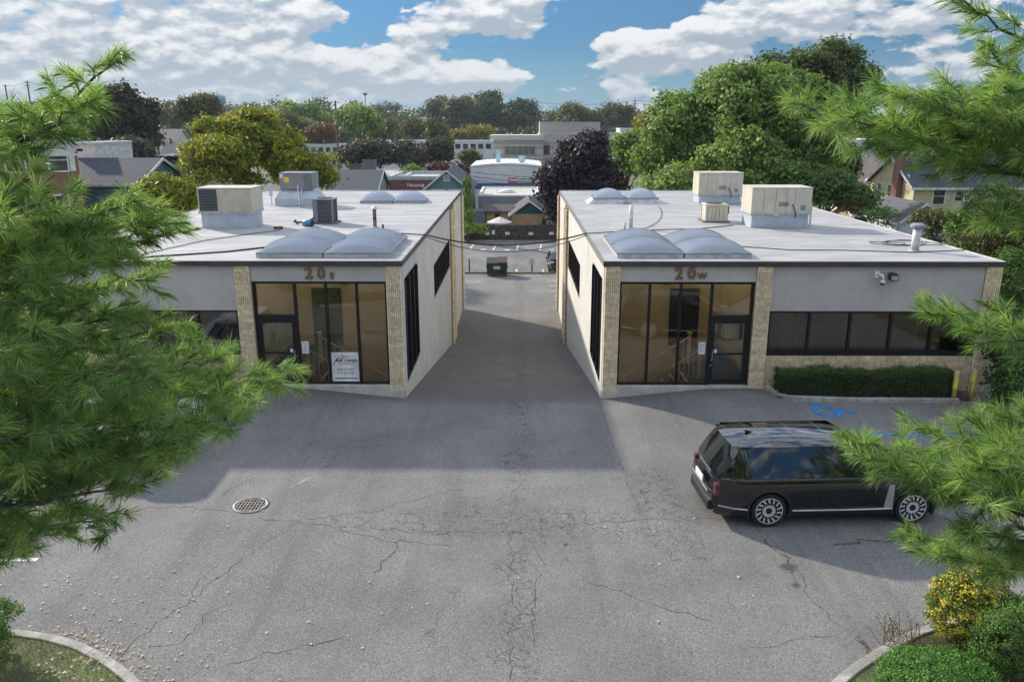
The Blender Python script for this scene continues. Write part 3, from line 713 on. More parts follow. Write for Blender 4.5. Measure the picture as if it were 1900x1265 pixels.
# wall fittings on the right front
def dome_camera(px, py):
    p = PY(px, py, YF); m = mat('camera_white', (.75, .75, .74), .4)
    T = thing('security_camera', 'white dome security camera on a bent arm on the 20 W wall', 'camera', (p.x, YF, p.z))
    MB().box(p.x-.10, p.x+.03, YF-.04, YF+.012, p.z, p.z+.2).build('wall_box', m, T, .008)
    MB().tube([(p.x-.03, YF-.03, p.z+.12), (p.x+.02, YF-.22, p.z+.12), (p.x+.05, YF-.27, p.z+.07), (p.x+.05, YF-.27, p.z-.06)], .035, 10).build('arm', m, T, smooth=True)
    MB().tube([(p.x+.05, YF-.27, p.z-.04), (p.x+.05, YF-.27, p.z-.12)], [.06, .085], 16).build('housing', m, T, smooth=True)
    mb = MB().tube([(p.x+.05, YF-.27, p.z-.12 - .075*math.sin(t)) for t in (0, .5, 1.0, 1.4)], [.072*math.cos(t) for t in (0, .5, 1.0, 1.4)], 14); mb.build('lens_dome', M_black, T, smooth=True)
dome_camera(1628, 515)
def flood(px, py, label):
    p = PY(px, py, YF); m = mat('flood_bronze', (.025, .022, .022), .5)
    T = thing('flood_light', label, 'light', (p.x, YF, p.z))
    MB().box(p.x-.04, p.x+.04, YF-.06, YF+.012, p.z+.02, p.z+.1).build('bracket', m, T)
    mb = MB().prism([(YF-.06, p.z+.09), (YF-.25, p.z+.05), (YF-.30, p.z-.12), (YF-.10, p.z-.10)], p.x-.13, p.x+.13, 'x'); mb.build('housing', m, T, .01)
    MB().prism([(YF-.262, p.z+.02), (YF-.272, p.z+.018), (YF-.305, p.z-.09), (YF-.295, p.z-.092)], p.x-.10, p.x+.10, 'x').build('lens', mat('lens_grey', (.3, .3, .32), .2), T)
flood(1653, 511, 'dark flood light on the 20 W wall beside the dome camera'); flood(222, 519, 'dark flood light on the 20 E wall half hidden by the pine')

# ------------------------------------------------------------------ roof equipment
RZ = ZR + .12
def dome_mat():
    m = bpy.data.materials.new('acrylic_dome'); m.use_nodes = True; t = NT(m.node_tree); m.node_tree.nodes.clear()
    p = t.n('ShaderNodeBsdfPrincipled', ins={'Base Color': (.40, .49, .62, 1), 'Roughness': .13, 'Specular IOR Level': .7, 'Coat Weight': .35, 'Coat Roughness': .12})  # blue in the base colour partly stands in for reflected sky
    tr = t.n('ShaderNodeBsdfTranslucent', ins={0: (.88, .90, .94, 1)})
    t.n('ShaderNodeOutputMaterial', ins={0: t.n('ShaderNodeMixShader', ins={0: .55, 1: p, 2: tr})}); return m
M_dome = dome_mat(); M_curb = mat('curb_flashing', (.46, .46, .46), .6, .1, var=.15, vscale=4); M_alu = mat('skylight_frame', (.30, .31, .33), .4, .6)
def skylight(x0, x1, y0, y1, label, group, curb=.12, rise_=.38, slope=0.0):
    T = thing('skylight', label, 'skylight', ((x0+x1)/2, (y0+y1)/2, RZ), group)
    mb = MB(); w = .05
    for a, b, c, d in ((x0, x1, y0, y0+w), (x0, x1, y1-w, y1), (x0, x0+w, y0+w, y1-w), (x1-w, x1, y0+w, y1-w)): mb.box(a, b, c, d, RZ-.01, RZ+curb)
    mb.build('curb', M_curb, T)
    if slope: MB().frustum(x0-slope, x1+slope, y0-slope*1.0, y1+.02, RZ-.005, RZ+curb-.03, slope).build('flashing', M_curb, T)
    mb = MB(); z = RZ + curb
    for a, b, c, d in ((x0, x1, y0-.01, y0+.07), (x0, x1, y1-.07, y1+.01), (x0-.01, x0+.07, y0+.07, y1-.07), (x1-.07, x1+.01, y0+.07, y1-.07)): mb.box(a, b, c, d, z, z+.045)
    mb.build('frame', M_alu, T)
    n = 18; P = []
    for i in range(n+1):
        r = []
        for j in range(n+1):
            u, v = -1+2*i/n, -1+2*j/n; k = ((1-u*u)*(1-v*v))**.62
            r.append(((x0+x1)/2 + u*((x1-x0)/2-.045), (y0+y1)/2 + v*((y1-y0)/2-.045), z+.045 + rise_*k))
        P.append(r)
    MB().grid(P).build('dome', M_dome, T, smooth=True)
nm = {(0, 0): 'front left', (1, 0): 'front right', (0, 1): 'rear left', (1, 1): 'rear right'}
for X, side in ((XEs, '20 E'), (XWs, '20 W')):
    a, b = sorted((X(.45), X(4.72))); 
    w = (b-a-.06)/2
    for i in (0, 1):
        for j in (0, 1):
            skylight(a + i*(w+.06), a + i*(w+.06) + w, 25.18 + j*2.16, 25.18 + j*2.16 + 2.1, 'domed blue grey skylight over the %s entrance, %s of four' % (side, nm[(i, j)]), 'large dome skylights over the entrances')
    a, b = sorted((X(1.35), X(4.85))); w = (b-a-.06)/2
    for i in (0, 1):
        skylight(a + i*(w+.06), a + i*(w+.06) + w, 43.2, 45.0, 'smaller pale dome skylight at the rear of the %s roof, %s of the pair' % (side, 'left' if i == 0 else 'right'), 'small dome skylights at the rear', .26 if side == '20 W' else .10, .46, .32 if side == '20 W' else 0)

M_hv = mat('hvac_beige', (.60, .55, .44), .5, .0, var=.06, vscale=2, stain=(.42, .36, .26, .5)); M_hvg = mat('hvac_grey', (.23, .23, .25), .5, var=.08, vscale=2)
M_galv = mat('galvanised', (.50, .54, .58), .5, .3, var=.06, vscale=3); M_grille = mat('coil_grille', (.045, .045, .05), .6, .3)
def hvac(label, x0, x1, y0, y1, zc, zt, body, kind):
    T = thing('rooftop_unit', label, 'air conditioner', ((x0+x1)/2, (y0+y1)/2, RZ), 'large rooftop air conditioners')
    if kind == 'taper': 
        MB().box(x0-.28, x1+.28, y0-.12, y1+.12, RZ, RZ+.38).build('curb', M_galv, T, .01)
        MB().frustum(x0-.26, x1+.26, y0-.1, y1+.1, RZ+.38, zc, .25).build('adapter', M_galv, T)
    else:
        MB().box(x0+.06, x1-.06, y0+.06, y1-.06, RZ, zc-.06).build('curb', M_galv, T, .01)
        MB().box(x0-.02, x1+.02, y0-.02, y1+.02, zc-.06, zc).build('base_rail', M_galv, T, .006)
    MB().box(x0, x1, y0, y1, zc, zt-.03).build('cabinet', body, T, .015)
    MB().box(x0-.02, x1+.02, y0-.02, y1+.02, zt-.03, zt).build('lid', body, T, .01)
    W = x1-x0
    if kind == 'open':
        MB().box(x0+.06, x0+W*.36, y0-.012, y0, zc+.05, zt-.06).build('coil_grille', M_grille, T)
        MB().box(x0+W*.37, x1-.03, y0-.010, y0, zc+.04, zt-.05).build('access_panel', mat('panel_tan', (.50, .44, .33), .55, var=.08, vscale=2), T)
        for k in range(14): z = zc+.08+k*(zt-zc-.16)/13; MB().box(x0+.06, x0+W*.36, y0-.018, y0-.012, z-.005, z+.005).build('louvre', M_hvg, T)
    elif kind == 'taper':
        o = MB().box(x0+.22, x0+.50, y0-.006, y0, zt-.5, zt-.22).build('warning_sticker', mat('sticker_yellow', (.72, .52, .02), .5), T); MB().box(x0+.03, x0+.2, y0-.006, y0, zt-.28, zt-.06).build('data_plate', M_paper, T)
        for k in range(5): MB().box(x1-.42+k*.085, x1-.40+k*.085, y0-.012, y0, zc+.05, zt-.06).build('seam', mat('seam_dark', (.1, .1, .11), .6), T)
        MB().tube([(x0+W*.55, y0-.03, zc+.2), (x0+W*.55, y0-.03, zc-.1), (x0+W*.62, y0-.3, RZ+.05)], .03, 6).build('pipe', M_paper, T); MB().tube([(x0+W*.66, y0-.03, zc+.02), (x0+W*.68, y0-.14, RZ+.1)], .03, 6).build('pipe', M_paper, T)
        MB().box(x0-.62, x0-.45, y0+.1, y0+.2, RZ+.5, RZ+1.15).build('disconnect_box', M_galv, T); MB().tube([(x0-.53, y0+.15, RZ), (x0-.53, y0+.15, RZ+.6)], .025, 6).build('post', M_galv, T); MB().tube([(x0-.45, y0+.15, RZ+.75), (x0, y0+.15, RZ+.75)], .02, 6).build('conduit', M_galv, T)
    else:
        for f in (.2, .4, .72): MB().box(x0+W*f-.004, x0+W*f+.004, y0-.008, y0, zc+.04, zt-.06).build('seam', mat('seam_dark', (.1, .1, .11), .6), T)
        for k in range(4): MB().box(x0+W*.45, x0+W*.62, y0-.012, y0, zc+.28+k*.05, zc+.30+k*.05).build('louvre', mat('seam_dark', (.1, .1, .11), .6), T)
        MB().box(x0+W*.82, x0+W*.90, y0-.012, y0, zc+.12, zc+.32).build('data_plate', M_hvg, T); MB().tube([(x0+W*.68, y0-.005, zc+.35), (x0+W*.68, y0-.06, zc+.33), (x0+W*.74, y0-.04, zc+.05), (x0+W*.74, y0-.03, zc-.2)], .018, 6).build('whip', M_black, T)
        MB().tube([(x0+W*.38, y0-.0, zc+.02), (x0+W*.39, y0-.09, zc-.06), (x0+W*.45, y0-.1, zc-.05)], .025, 6).build('condensate_trap', M_paper, T)
        MB().tube([(x1+.04, y0+.1, RZ), (x1+.04, y0+.1, zc+.45)], .035, 8).build('gas_pipe', M_galv, T)
    for k in range(6):
        x = x0 + W*(k+.5)/6; MB().tube([(x, y0-.03, zc-.03), (x, y0-.015, zc-.03)], .022, 6).build('bolt', M_grille, T)
p = PZ(372, 424, RZ); hvac('beige and black rooftop unit on the left of the 20 E roof', p.x, p.x+2.2, p.y, p.y+1.45, RZ+.66, 6.03, M_hv, 'open')
p = PZ(512, 382, RZ); hvac('grey rooftop unit with yellow sticker on a tapered base, 20 E roof', p.x+.28, p.x+1.98, p.y, p.y+1.4, RZ+.85, 6.08, M_hvg, 'taper')
p = PZ(1293, 378, RZ); hvac('smaller looking beige rooftop unit farther back on the 20 W roof', p.x+.05, p.x+2.4, p.y, p.y+1.5, RZ+.48, 6.02, M_hv, 'panel')
p = PZ(1391, 423, RZ); hvac('large beige rooftop unit nearest the right edge of the 20 W roof', p.x+.0, p.x+2.45, p.y, p.y+1.5, RZ+.60, 6.03, M_hv, 'panel')
def condenser(label, x0, x1, y0, h, m, dark):
    d = x1-x0; T = thing('condenser_unit', label, 'air conditioner', ((x0+x1)/2, y0+d/2, RZ))
    MB().box(x0-.1, x1+.12, y0-.08, y0+d+.08, RZ, RZ+.07).build('pad', mat('pad_grey', (.17, .165, .16), .9), T, .01)
    MB().box(x0+.03, x1-.03, y0+.03, y0+d-.03, RZ+.07, RZ+h-.06).build('coil', M_grille if dark else m, T)
    for (a, b) in ((x0, y0), (x1-.07, y0), (x0, y0+d-.07), (x1-.07, y0+d-.07)): MB().box(a, a+.07, b, b+.07, RZ+.07, RZ+h-.06).build('corner_post', m, T)
    MB().box(x0-.01, x1+.01, y0-.01, y0+d+.01, RZ+h-.06, RZ+h).build('lid', m, T, .012)
    if dark:
        for k in range(16): z = RZ+.12+k*(h-.24)/15; MB().box(x0+.07, x1-.07, y0+.01, y0+.03, z-.008, z+.008).build('louvre', M_hvg, T)
        MB().box(x0+.0, x0+.2, y0-.006, y0+.03, RZ+.08, RZ+h-.07).build('service_panel', M_hvg, T)
    else:
        MB().box(x1, x1+.09, y0+.1, y0+.25, RZ+.35, RZ+.68).build('disconnect_box', mat('rusty_brown', (.24, .09, .05), .8, var=.3, vscale=9), T); MB().tube([(x1+.05, y0+.17, RZ), (x1+.05, y0+.17, RZ+.36)], .02, 6).build('conduit', M_galv, T)
        for k in range(5): MB().box(x0+.12+k*.16, x0+.13+k*.16, y0+.02, y0+.03, RZ+.12, RZ+h-.1).build('seam', MATS['seam_dark'], T)
    MB().tube([((x0+x1)/2, y0+d/2, RZ+h), ((x0+x1)/2, y0+d/2, RZ+h+.03)], d*.38, 20).build('fan_guard', M_grille, T)
p = PZ(582, 416, RZ); condenser('black louvred condenser standing in the middle of the 20 E roof', p.x, p.x+.86, p.y, 1.06, M_hvg, True)
p = PZ(1308, 413, RZ); condenser('small beige condenser in front of the rooftop units on 20 W', p.x, p.x+.95, p.y, .78, M_hv, False)
M_rust = mat('rusty_pipe', (.15, .055, .035), .85, var=.35, vscale=9, c2=(.24, .20, .18))
def vent(name, label, px, py, h, r, m, cap):
    p = PZ(px, py, RZ); T = thing(name, label, 'vent', (p.x, p.y, RZ))
    MB().tube([(p.x, p.y, RZ-.01), (p.x, p.y, RZ+.04)], [r*1.7, r*1.5], 14).build('flashing', M_curb, T, smooth=True); MB().cyl((p.x, p.y), r, RZ+.03, RZ+h, 16).build('pipe', m, T, smooth=True)
    if cap == 'cone': MB().tube([(p.x, p.y, RZ+h-.03), (p.x, p.y, RZ+h+.005), (p.x, p.y, RZ+h+.12)], [r*1.9, r*1.9, .01], 14).build('cap', M_galv, T)
    if cap == 'mush': MB().tube([(p.x, p.y, RZ+h-.02), (p.x, p.y, RZ+h+.06), (p.x, p.y, RZ+h+.11)], [r*1.85, r*1.85, r*1.2], 16).build('cap', mat('cap_grey', (.30, .31, .34), .5, .4), T)
M_pvc = mat('vent_white', (.62, .62, .58), .6, var=.15, vscale=6)
vent('vent_pipe', 'tall rusty vent pipe with a conical cap on the 20 E roof', 696, 422, .78, .075, M_rust, 'cone'); vent('vent_pipe', 'short rusty stub pipe behind the 20 E front skylights', 711, 432, .33, .045, M_rust, None)
vent('vent_pipe', 'tall white vent pipe behind the 20 W front skylights', 1170, 424, .95, .085, M_pvc, None); vent('vent_pipe', 'short white stub pipe beside the tall white vent', 1159, 427, .33, .05, M_pvc, None)
vent('vent_pipe', 'white vent with a grey mushroom cap near the 20 W right corner', 1697, 466, .82, .13, M_pvc, 'mush')
# odds and ends by the condenser
M_cable = mat('cable_black', (.02, .02, .022), .6)
c = PZ(568, 420, RZ); T = thing('blue_bucket', 'blue plastic bucket lying on its side by the black condenser', 'bucket', (c.x, c.y, RZ))
MB().tube([(c.x-.12, c.y, RZ+.14), (c.x+.26, c.y-.05, RZ+.14)], [.125, .14], 18).build('pail', mat('bucket_blue', (.06, .22, .42), .5), T, smooth=True); MB().tube([(c.x+.26, c.y-.05, RZ+.14), (c.x+.30, c.y-.055, RZ+.14)], [.15, .15], 18).build('rim', M_cable, T)
c = PZ(518, 425, RZ); tag(MB().box(c.x-.2, c.x+.14, c.y-.1, c.y+.1, RZ, RZ+.10).build('loose_brick', M_rust, None, .015), 'red brick lying on the 20 E roof left of the bucket', 'brick')
def hang(name, label, pts, r, m=M_cable, group=None, sag=0, n=6):
    Q = []
    for a, b in zip(pts, pts[1:]):
        a, b = Vector(a), Vector(b)
        for i in range(10): t = i/10; Q.append(a.lerp(b, t) - Vector((0, 0, sag*4*t*(1-t))))
    Q.append(Vector(pts[-1])); o = MB().tube(Q, r, n).build(name, m, None, smooth=True); return tag(o, label, 'cable', group)
R1 = RZ + .025
hang('refrigerant_line', 'dark refrigerant pipes looping to the black condenser on the 20 E roof', [PZ(548, 408, R1), PZ(546, 411, R1+.12), PZ(552, 413, R1), PZ(565, 411, R1), PZ(578, 407, R1+.25), PZ(582, 404, R1+.3)], .035)
hang('roof_cable', 'black cable lying from the 20 E roof edge to its front skylights', [PZ(-40, 489, R1), PZ(150, 482, R1), PZ(268, 477, R1), PZ(420, 467, R1), PZ(500, 458, R1), PZ(608, 447, R1), PZ(716, 432, R1)], .028)
hang('roof_cable', 'thin cable lying across the 20 E roof toward the big rooftop unit', [PZ(200, 482, R1), PZ(290, 466, R1), PZ(380, 446, R1), PZ(480, 432, R1), PZ(520, 427, R1)], .014)
pe, pw = PZ(790, 436, R1+.02), PZ(1089, 433, R1+.02)
hang('spanning_cable', 'thick black cable slung across the driveway between the two roofs', [pe, pw], .030, sag=.42); hang('spanning_cable', 'thinner black cable slung just below the thick one over the driveway', [pe - Vector((0, .25, .03)), pw - Vector((0, .25, .03))], .016, sag=.62)
hang('roof_cable', 'black cables lying from the stub pipe to the 20 E driveway edge', [PZ(716, 433, R1), PZ(745, 433, R1), pe], .022)
hang('roof_cable', 'black cable lying from the 20 W driveway edge past the white vents', [pw, PZ(1170, 428, R1), PZ(1300, 424, R1), PZ(1360, 418, R1)], .018)
hang('roof_cable', 'black cable curving from the rear skylights to the white vent on 20 W', [PZ(1222, 383, R1), PZ(1227, 390, R1), PZ(1228, 398, R1), PZ(1225, 406, R1), PZ(1217, 414, R1), PZ(1204, 421, R1), PZ(1188, 426, R1)], .011)
hang('roof_cable', 'black cable lying along the front of the 20 W roof', [PZ(1372, 457, R1), PZ(1470, 464, R1), PZ(1560, 464, R1), PZ(1690, 468, R1), PZ(1790, 464, R1)], .016)
Q = []
for k in range(60):
    t = k*.33; c = PZ(1672 + 28*math.sin(k*.11), 452, R1); Q.append(c + Vector((.75*math.cos(t)*(1+.3*math.sin(t*.37)), .55*math.sin(t)*(1+.3*math.cos(t*.23)), .02*math.sin(t*1.7)+.02)))
hang('cable_coil', 'loose loops of black cable around the mushroom capped vent', Q, .013)
# ------------------------------------------------------------------ cars
M_tyre = mat('tyre_rubber', (.018, .018, .018), .85, var=.1); M_rim = mat('rim_alloy', (.78, .78, .78), .38, .45); M_rimd = mat('rim_dark', (.03, .03, .033), .4, .5)
M_glassb = mat('privacy_glass', (.006, .008, .009), .03, 0, .8, coat=.6); M_trim = mat('black_trim', (.012, .012, .013), .5); M_silver = mat('satin_silver', (.55, .55, .54), .35, .7)
M_tail = mat('tail_lamp_red', (.13, .006, .012), .15, coat=.8); M_lamp = mat('head_lamp', (.65, .68, .7), .1, .3, coat=1.0)
def car(name, label, cat, loc, heading, paint, L=5.2, Wd=1.98, Hh=1.84, wb=3.12, belt=1.13, rear_oh=1.22, wr=.395, ws=(1.25, .50), rg=None, sedan=False, spokes=14, silver=False, lettering=None, hood=1.10):
    T = bpy.data.objects.new(name, None); col.objects.link(T); tag(T, label, cat)
    rg = rg or (-wb/2 - rear_oh + .15, -wb/2 - rear_oh + .56)
    xr = -wb/2 - rear_oh; xf = xr + L; HW = Wd/2
    def add(n, mb, m, parent=None, bevel=0, smooth=None):
        if smooth is not None: mb.smooth = smooth
        return put(n, mb.mesh(n), m, parent or T, bevel)
    zs = [.24, .30, .42, .56, .70, .84, .96, belt-.06, belt-.015, belt]
    ins = [.10, .05, .022, .008, .0, .0, .004, .014, .024, .034]
    def xrear(z): return xr + (.14 if z < .3 else .05 if z < .45 else 0 if z < .72 else .05 + .10*(z-.72)/.4)
    def xfront(z): return xf - (.16 if z < .3 else .05 if z < .45 else .0 if z < .75 else .03 + .22*max(0, (z-.75)/.4)**1.6)
    def wid(x):       # plan taper at both ends
        a = max(0, (xr + .75 - x)/.75); b = max(0, (x - (xf - .95))/.95)
        return HW*(1 - .20*a**2.2 - .22*b**2.4)
    def topz(x):      # bonnet and boot fall away from the belt line
        t = sstep((x - (ws[0]-.1))/(xf - ws[0])); z = belt + (hood - belt)*sstep((x-ws[0]+.2)/.6) - .16*t**2
        if sedan: z -= .10*sstep((rg[0]+.1 - x)/.5)*0
        return z
    NS = 110; ts = np.linspace(0, 1, NS); wheels = [-wb/2, wb/2]; ar = wr + .055
    body = MB()
    for sgn in (-1, 1):
        P = []
        for t in ts:
            r = []
            for z, i_ in zip(zs, ins):
                x = xrear(z) + (xfront(z) - xrear(z))*t; zz = z if z < .85 else z + (topz(x) - belt)*((z-.85)/(belt-.85))
                r.append(Vector((x, sgn*(wid(x) - i_), zz)))
            r.append(Vector((r[-1].x, 0 if False else sgn*(wid(r[-1].x)-.30), r[-1].z + .025))); r.append(Vector((r[-1].x, 0, r[-1].z + .018)))
            P.append(r)
        k = len(body.v); nb = len(P[0])
        for r in P:
            for p in r:
                for wx in wheels:     # pull points onto the arch edge
                    dx, dz = p.x - wx, p.z - wr*.99; d = math.hypot(dx, dz)
                    if abs(p.y) > HW*.6 and .72*ar < d < ar: p.x = wx + dx/d*ar; p.z = wr*.99 + dz/d*ar
                body.v.append(tuple(p))
        for i in range(NS-1):
            for j in range(nb-1):
                q = [k+i*nb+j, k+i*nb+j+1, k+(i+1)*nb+j+1, k+(i+1)*nb+j]
                cx = sum(body.v[a][0] for a in q)/4; cz = sum(body.v[a][2] for a in q)/4; cyy = abs(sum(body.v[a][1] for a in q)/4)
                if any(math.hypot(cx-wx, cz-wr*.99) < ar*.99 for wx in wheels) and cyy > HW*.6: continue
                body.f.append(tuple(q))
    # end faces
    for t, f in ((0, xrear), (1, xfront)):
        P = []
        for z, i_ in zip(zs, ins):
            x = f(z); zz = z if z < .85 else z + (topz(x) - belt)*((z-.85)/(belt-.85)); w = wid(x) - i_
            P.append([(x + (-.05 if t == 0 else .07)*(1-(q/6.0)**2)*1.0, w*q/6.0, zz) for q in range(-6, 7)])
        body.grid(P)
    bo = add('body', body, paint, smooth=True)
    add('underside', MB().box(xr+.25, xf-.25, -HW+.25, HW-.25, .2, .62), M_trim)
    for wx in wheels:
        for sgn in (-1, 1):
            mb = MB(); mb.grid([[(wx + (ar+d)*math.cos(t), sgn*(HW-e), wr*.99 + (ar+d)*math.sin(t)) for d, e in ((-.005, .22), (-.005, -.004), (.035, -.008), (.045, .012))] for t in np.linspace(-.35, math.pi+.35, 26)])
            add('wheel_arch', mb, M_trim if silver else paint, smooth=True)
            w = put('wheel', MB().tube([(0, 0, -.13), (0, 0, -.125), (0, 0, .10), (0, 0, .125), (0, 0, .13)], [wr-.05, wr-.01, wr-.01, wr-.012, wr-.045], 36).mesh('wheel'), M_tyre, T)
            w.location = (wx, sgn*(HW-.15), wr); w.rotation_euler = (sgn*-math.pi/2, 0, 0)
            rr = wr*.745
            mb = MB(); mb.grid([[(q*math.cos(t), q*math.sin(t), z) for q, z in ((rr+.02, .128), (rr+.012, .142), (rr-.012, .142), (rr-.02, .09), (.05, .07))] for t in np.linspace(0, 2*math.pi, 37)])
            put('rim', mb.mesh('rim'), M_rimd if spokes > 6 else M_silver, w)
            sp = MB()
            for k in range(spokes):
                a = 2*math.pi*k/spokes; tw = .32 if spokes > 6 else 0; hw_ = .019 if spokes > 6 else .035
                pts = []
                for q, da in ((.05, 0), (rr*.5, tw*.35), (rr*.99, tw)):
                    c_, s_ = math.cos(a+da), math.sin(a+da); pts.append(((q*c_, q*s_), (-s_*hw_, c_*hw_)))
                for (p0, n0_), (p1, n1_) in zip(pts, pts[1:]):
                    sp.add([(p0[0]-n0_[0], p0[1]-n0_[1], .128), (p0[0]+n0_[0], p0[1]+n0_[1], .128), (p1[0]+n1_[0], p1[1]+n1_[1], .136), (p1[0]-n1_[0], p1[1]-n1_[1], .136),
                            (p0[0]-n0_[0], p0[1]-n0_[1], .10), (p0[0]+n0_[0], p0[1]+n0_[1], .10), (p1[0]+n1_[0], p1[1]+n1_[1], .105), (p1[0]-n1_[0], p1[1]-n1_[1], .105)], [(0, 1, 2, 3), (0, 4, 5, 1), (2, 6, 7, 3), (0, 3, 7, 4), (1, 5, 6, 2)])
            mb2 = sp; put('spokes', mb2.mesh('spokes'), M_rim, w)
            put('rim_lip', MB().grid([[((rr+.012*math.cos(b))*math.cos(t), (rr+.012*math.cos(b))*math.sin(t), .138+.008*math.sin(b)) for b in np.linspace(0, 2*math.pi, 7)] for t in np.linspace(0, 2*math.pi, 37)]).mesh('rim_lip'), M_rim, w)
            put('hub_cap', MB().tube([(0, 0, .09), (0, 0, .14)], [.07, .055], 14).mesh('hub_cap'), M_rimd, w)
    # greenhouse
    zr = Hh - .07; yb, yt = HW-.035, HW-.262
    def gh(x_, z): return None
    b0, b1 = rg[0], ws[0]; t0, t1 = rg[1], ws[1]
    def side(x, z):     # y of the glass plane
        f = (z - belt)/(zr - belt); return (wid(min(max(x, xr+.1), xf-.4)) - .034)*(1-f) + (yt + .02*math.cos((x-(t0+t1)/2)/((t1-t0)/2)*1.2))*f
    def xr_(z, y=0): f = (z-belt)/(zr-belt); return b0 + (t0-b0)*f
    def xf_(z, y=0): f = (z-belt)/(zr-belt); return b1 + (t1-b1)*f
    mb = MB(); R = []
    for z in np.linspace(belt-.03, zr, 6):
        ring = []; x0, x1 = xr_(z), xf_(z)
        for q in np.linspace(0, 1, 9): x = x0 + (x1-x0)*q; ring.append((x, -side(x, z), z))
        for q in np.linspace(-1, 1, 9)[1:-1]: ring.append((x1 + .10*(1-q*q), side(x1, z)*q, z))
        for q in np.linspace(1, 0, 9): x = x0 + (x1-x0)*q; ring.append((x, side(x, z), z))
        for q in np.linspace(1, -1, 9)[1:-1]: ring.append((x0 - .07*(1-q*q), side(x0, z)*q, z))
        ring.append(ring[0]); R.append(ring)
    mb.grid(R); add('cabin', mb, paint, smooth=False)
    def pane(n, pts, m=M_glassb, off=.006):
        for sgn in (-1, 1):
            P = []
            (xa0, xa1, za), (xb0, xb1, zb) = pts
            for t in np.linspace(0, 1, 4):
                z = za + (zb-za)*t; u0, u1 = xa0 + (xb0-xa0)*t, xa1 + (xb1-xa1)*t
                P.append([(x, sgn*(side(x, z)+off), z) for x in np.linspace(u0, u1, 6)])
            add(n, MB().grid(P), m, smooth=True)
    zl, zh = belt + .03, zr - .05
    span_ = (b1 - b0)
    cuts = [b0+.16, b0 + span_*.27, b0 + span_*.58, b0 + span_*.83] if not sedan else [b0+.35, b0+span_*.18, b0+span_*.52, b0+span_*.84]
    tilt = (t1 - b1)/(zr-belt)
    pane('quarter_window', ((cuts[0], cuts[1]-.03, zl), (cuts[0]+.24 if not sedan else cuts[1]-.1, cuts[1]-.03, zh)))
    pane('rear_window', ((cuts[1]+.03, cuts[2]-.04, zl), (cuts[1]+.03, cuts[2]-.04, zh)))
    pane('front_window', ((cuts[2]+.04, b1-.10, zl), (cuts[2]+.04, xf_(zh)-.10, zh)))
    # windscreen and tail glass
    def endglass(n, fx, bulge, z0, z1, sg_):
        P = []
        for z in np.linspace(z0, z1, 5):
            x = fx(z); P.append([(x + sg_*(bulge*(1-q*q)) + sg_*.008, (side(x, z)-.07)*q, z) for q in np.linspace(-1, 1, 11)])
        add(n, MB().grid(P), M_glassb, smooth=True)
    endglass('windscreen', xf_, .10, belt+.03, zr-.03, 1); endglass('tail_window', xr_, .07, belt+.05, zr-.06, -1)
    # roof skin
    P = []; x0, x1 = t0 - (.13 if not sedan else .0), t1 + .02
    for q in np.linspace(0, 1, 24):
        x = x0 + (x1-x0)*q; e = 1-.22*max(0, (q-.86)/.14)**2 - .12*max(0, (.16-q)/.16)**2; hgt = zr + (Hh-zr)*(1 - .55*(2*q-1)**2 - .2*max(0, q-.8) - .35*max(0, .6-q))
        r = []
        for k in np.linspace(-1, 1, 15):
            y = (side(min(max(x, t0), t1), zr)+.012)*e*k; r.append((x + (.05*(1-k*k) if q > .99 else (-.06*(1-k*k) if q < .01 else 0)), y, hgt - (hgt-zr+.02)*abs(k)**3.2))
        P.append(r)
    add('roof', MB().grid(P), paint, smooth=True)
    if silver:
        for q in (.07, .22, .34, .60, .86):   # joints of the glass roof
            i = int(q*23); r = [Vector(p) + Vector((0, 0, .003)) for p in P[i]]; add('roof_joint', MB().tube(r[1:-1], .0035, 5), mat('roof_joint_grey', (.10, .105, .11), .5))
        fx = x0+.55; add('antenna_fin', MB().prism([(fx-.08, Hh-.02), (fx+.10, Hh-.02), (fx-.04, Hh+.035), (fx-.08, Hh+.04)], -.02, .02, 'y'), M_trim, bevel=.01)
    # doors: thin joints, handles, mirrors, lamps
    for sgn in (-1, 1):
        for xx in (cuts[1]-.02 if not sedan else cuts[1], cuts[2], b1-.12):
            pts = [(xx, sgn*(wid(xx)-i_+.002), z) for z, i_ in zip(zs[2:9], ins[2:9])]; add('door_joint', MB().tube(pts, .006, 4), M_trim)
        for xx in (cuts[1]+.14, cuts[2]+.16): add('door_handle', MB().box(xx, xx+.22, sgn*(wid(xx)-.02), sgn*(wid(xx)+.012), .95, .985), paint, bevel=.008)
        mx = b1-.28; add('mirror', MB().box(mx-.06, mx+.12, sgn*(HW-.02), sgn*(HW+.20), belt+.02, belt+.19), paint, bevel=.04)
        add('sill_trim', MB().tube([(wheels[0]+ar+.06, sgn*(HW-.004), .40), (0, sgn*(HW+.002), .395), (wheels[1]-ar-.02, sgn*(HW-.002), .40)], .020, 6), M_silver if silver else M_trim)
        if silver:
            gx = wheels[1]-ar-.02
            add('fender_vent', MB().prism([(gx-.20, .385), (gx, .385), (gx+.0, .96), (gx-.13, .96)], sgn*(HW-.015), sgn*(HW+.009), 'y'), M_silver, bevel=.004)
            add('bumper_trim', MB().tube([(xr+.12, sgn*(wid(xr+.12)+.004), .50), (xr+.45, sgn*(wid(xr+.45)+.004), .47), (wheels[0]-ar-.03, sgn*(HW-.004), .44)], .016, 6), M_silver)
        for zz in ((.88, 1.0), (.72, .84)) if not sedan else ((.72, .86),):
            add('tail_lamp', MB().box(xr+.03, xr+.19, sgn*(wid(xr+.1)-.13), sgn*(wid(xr+.1)+.012), zz[0], zz[1]), M_tail, bevel=.02)
        add('head_lamp', MB().box(xf-.34, xf-.06, sgn*(wid(xf-.28)-.36), sgn*(wid(xf-.28)-.02), .74, .90), M_lamp, bevel=.03)
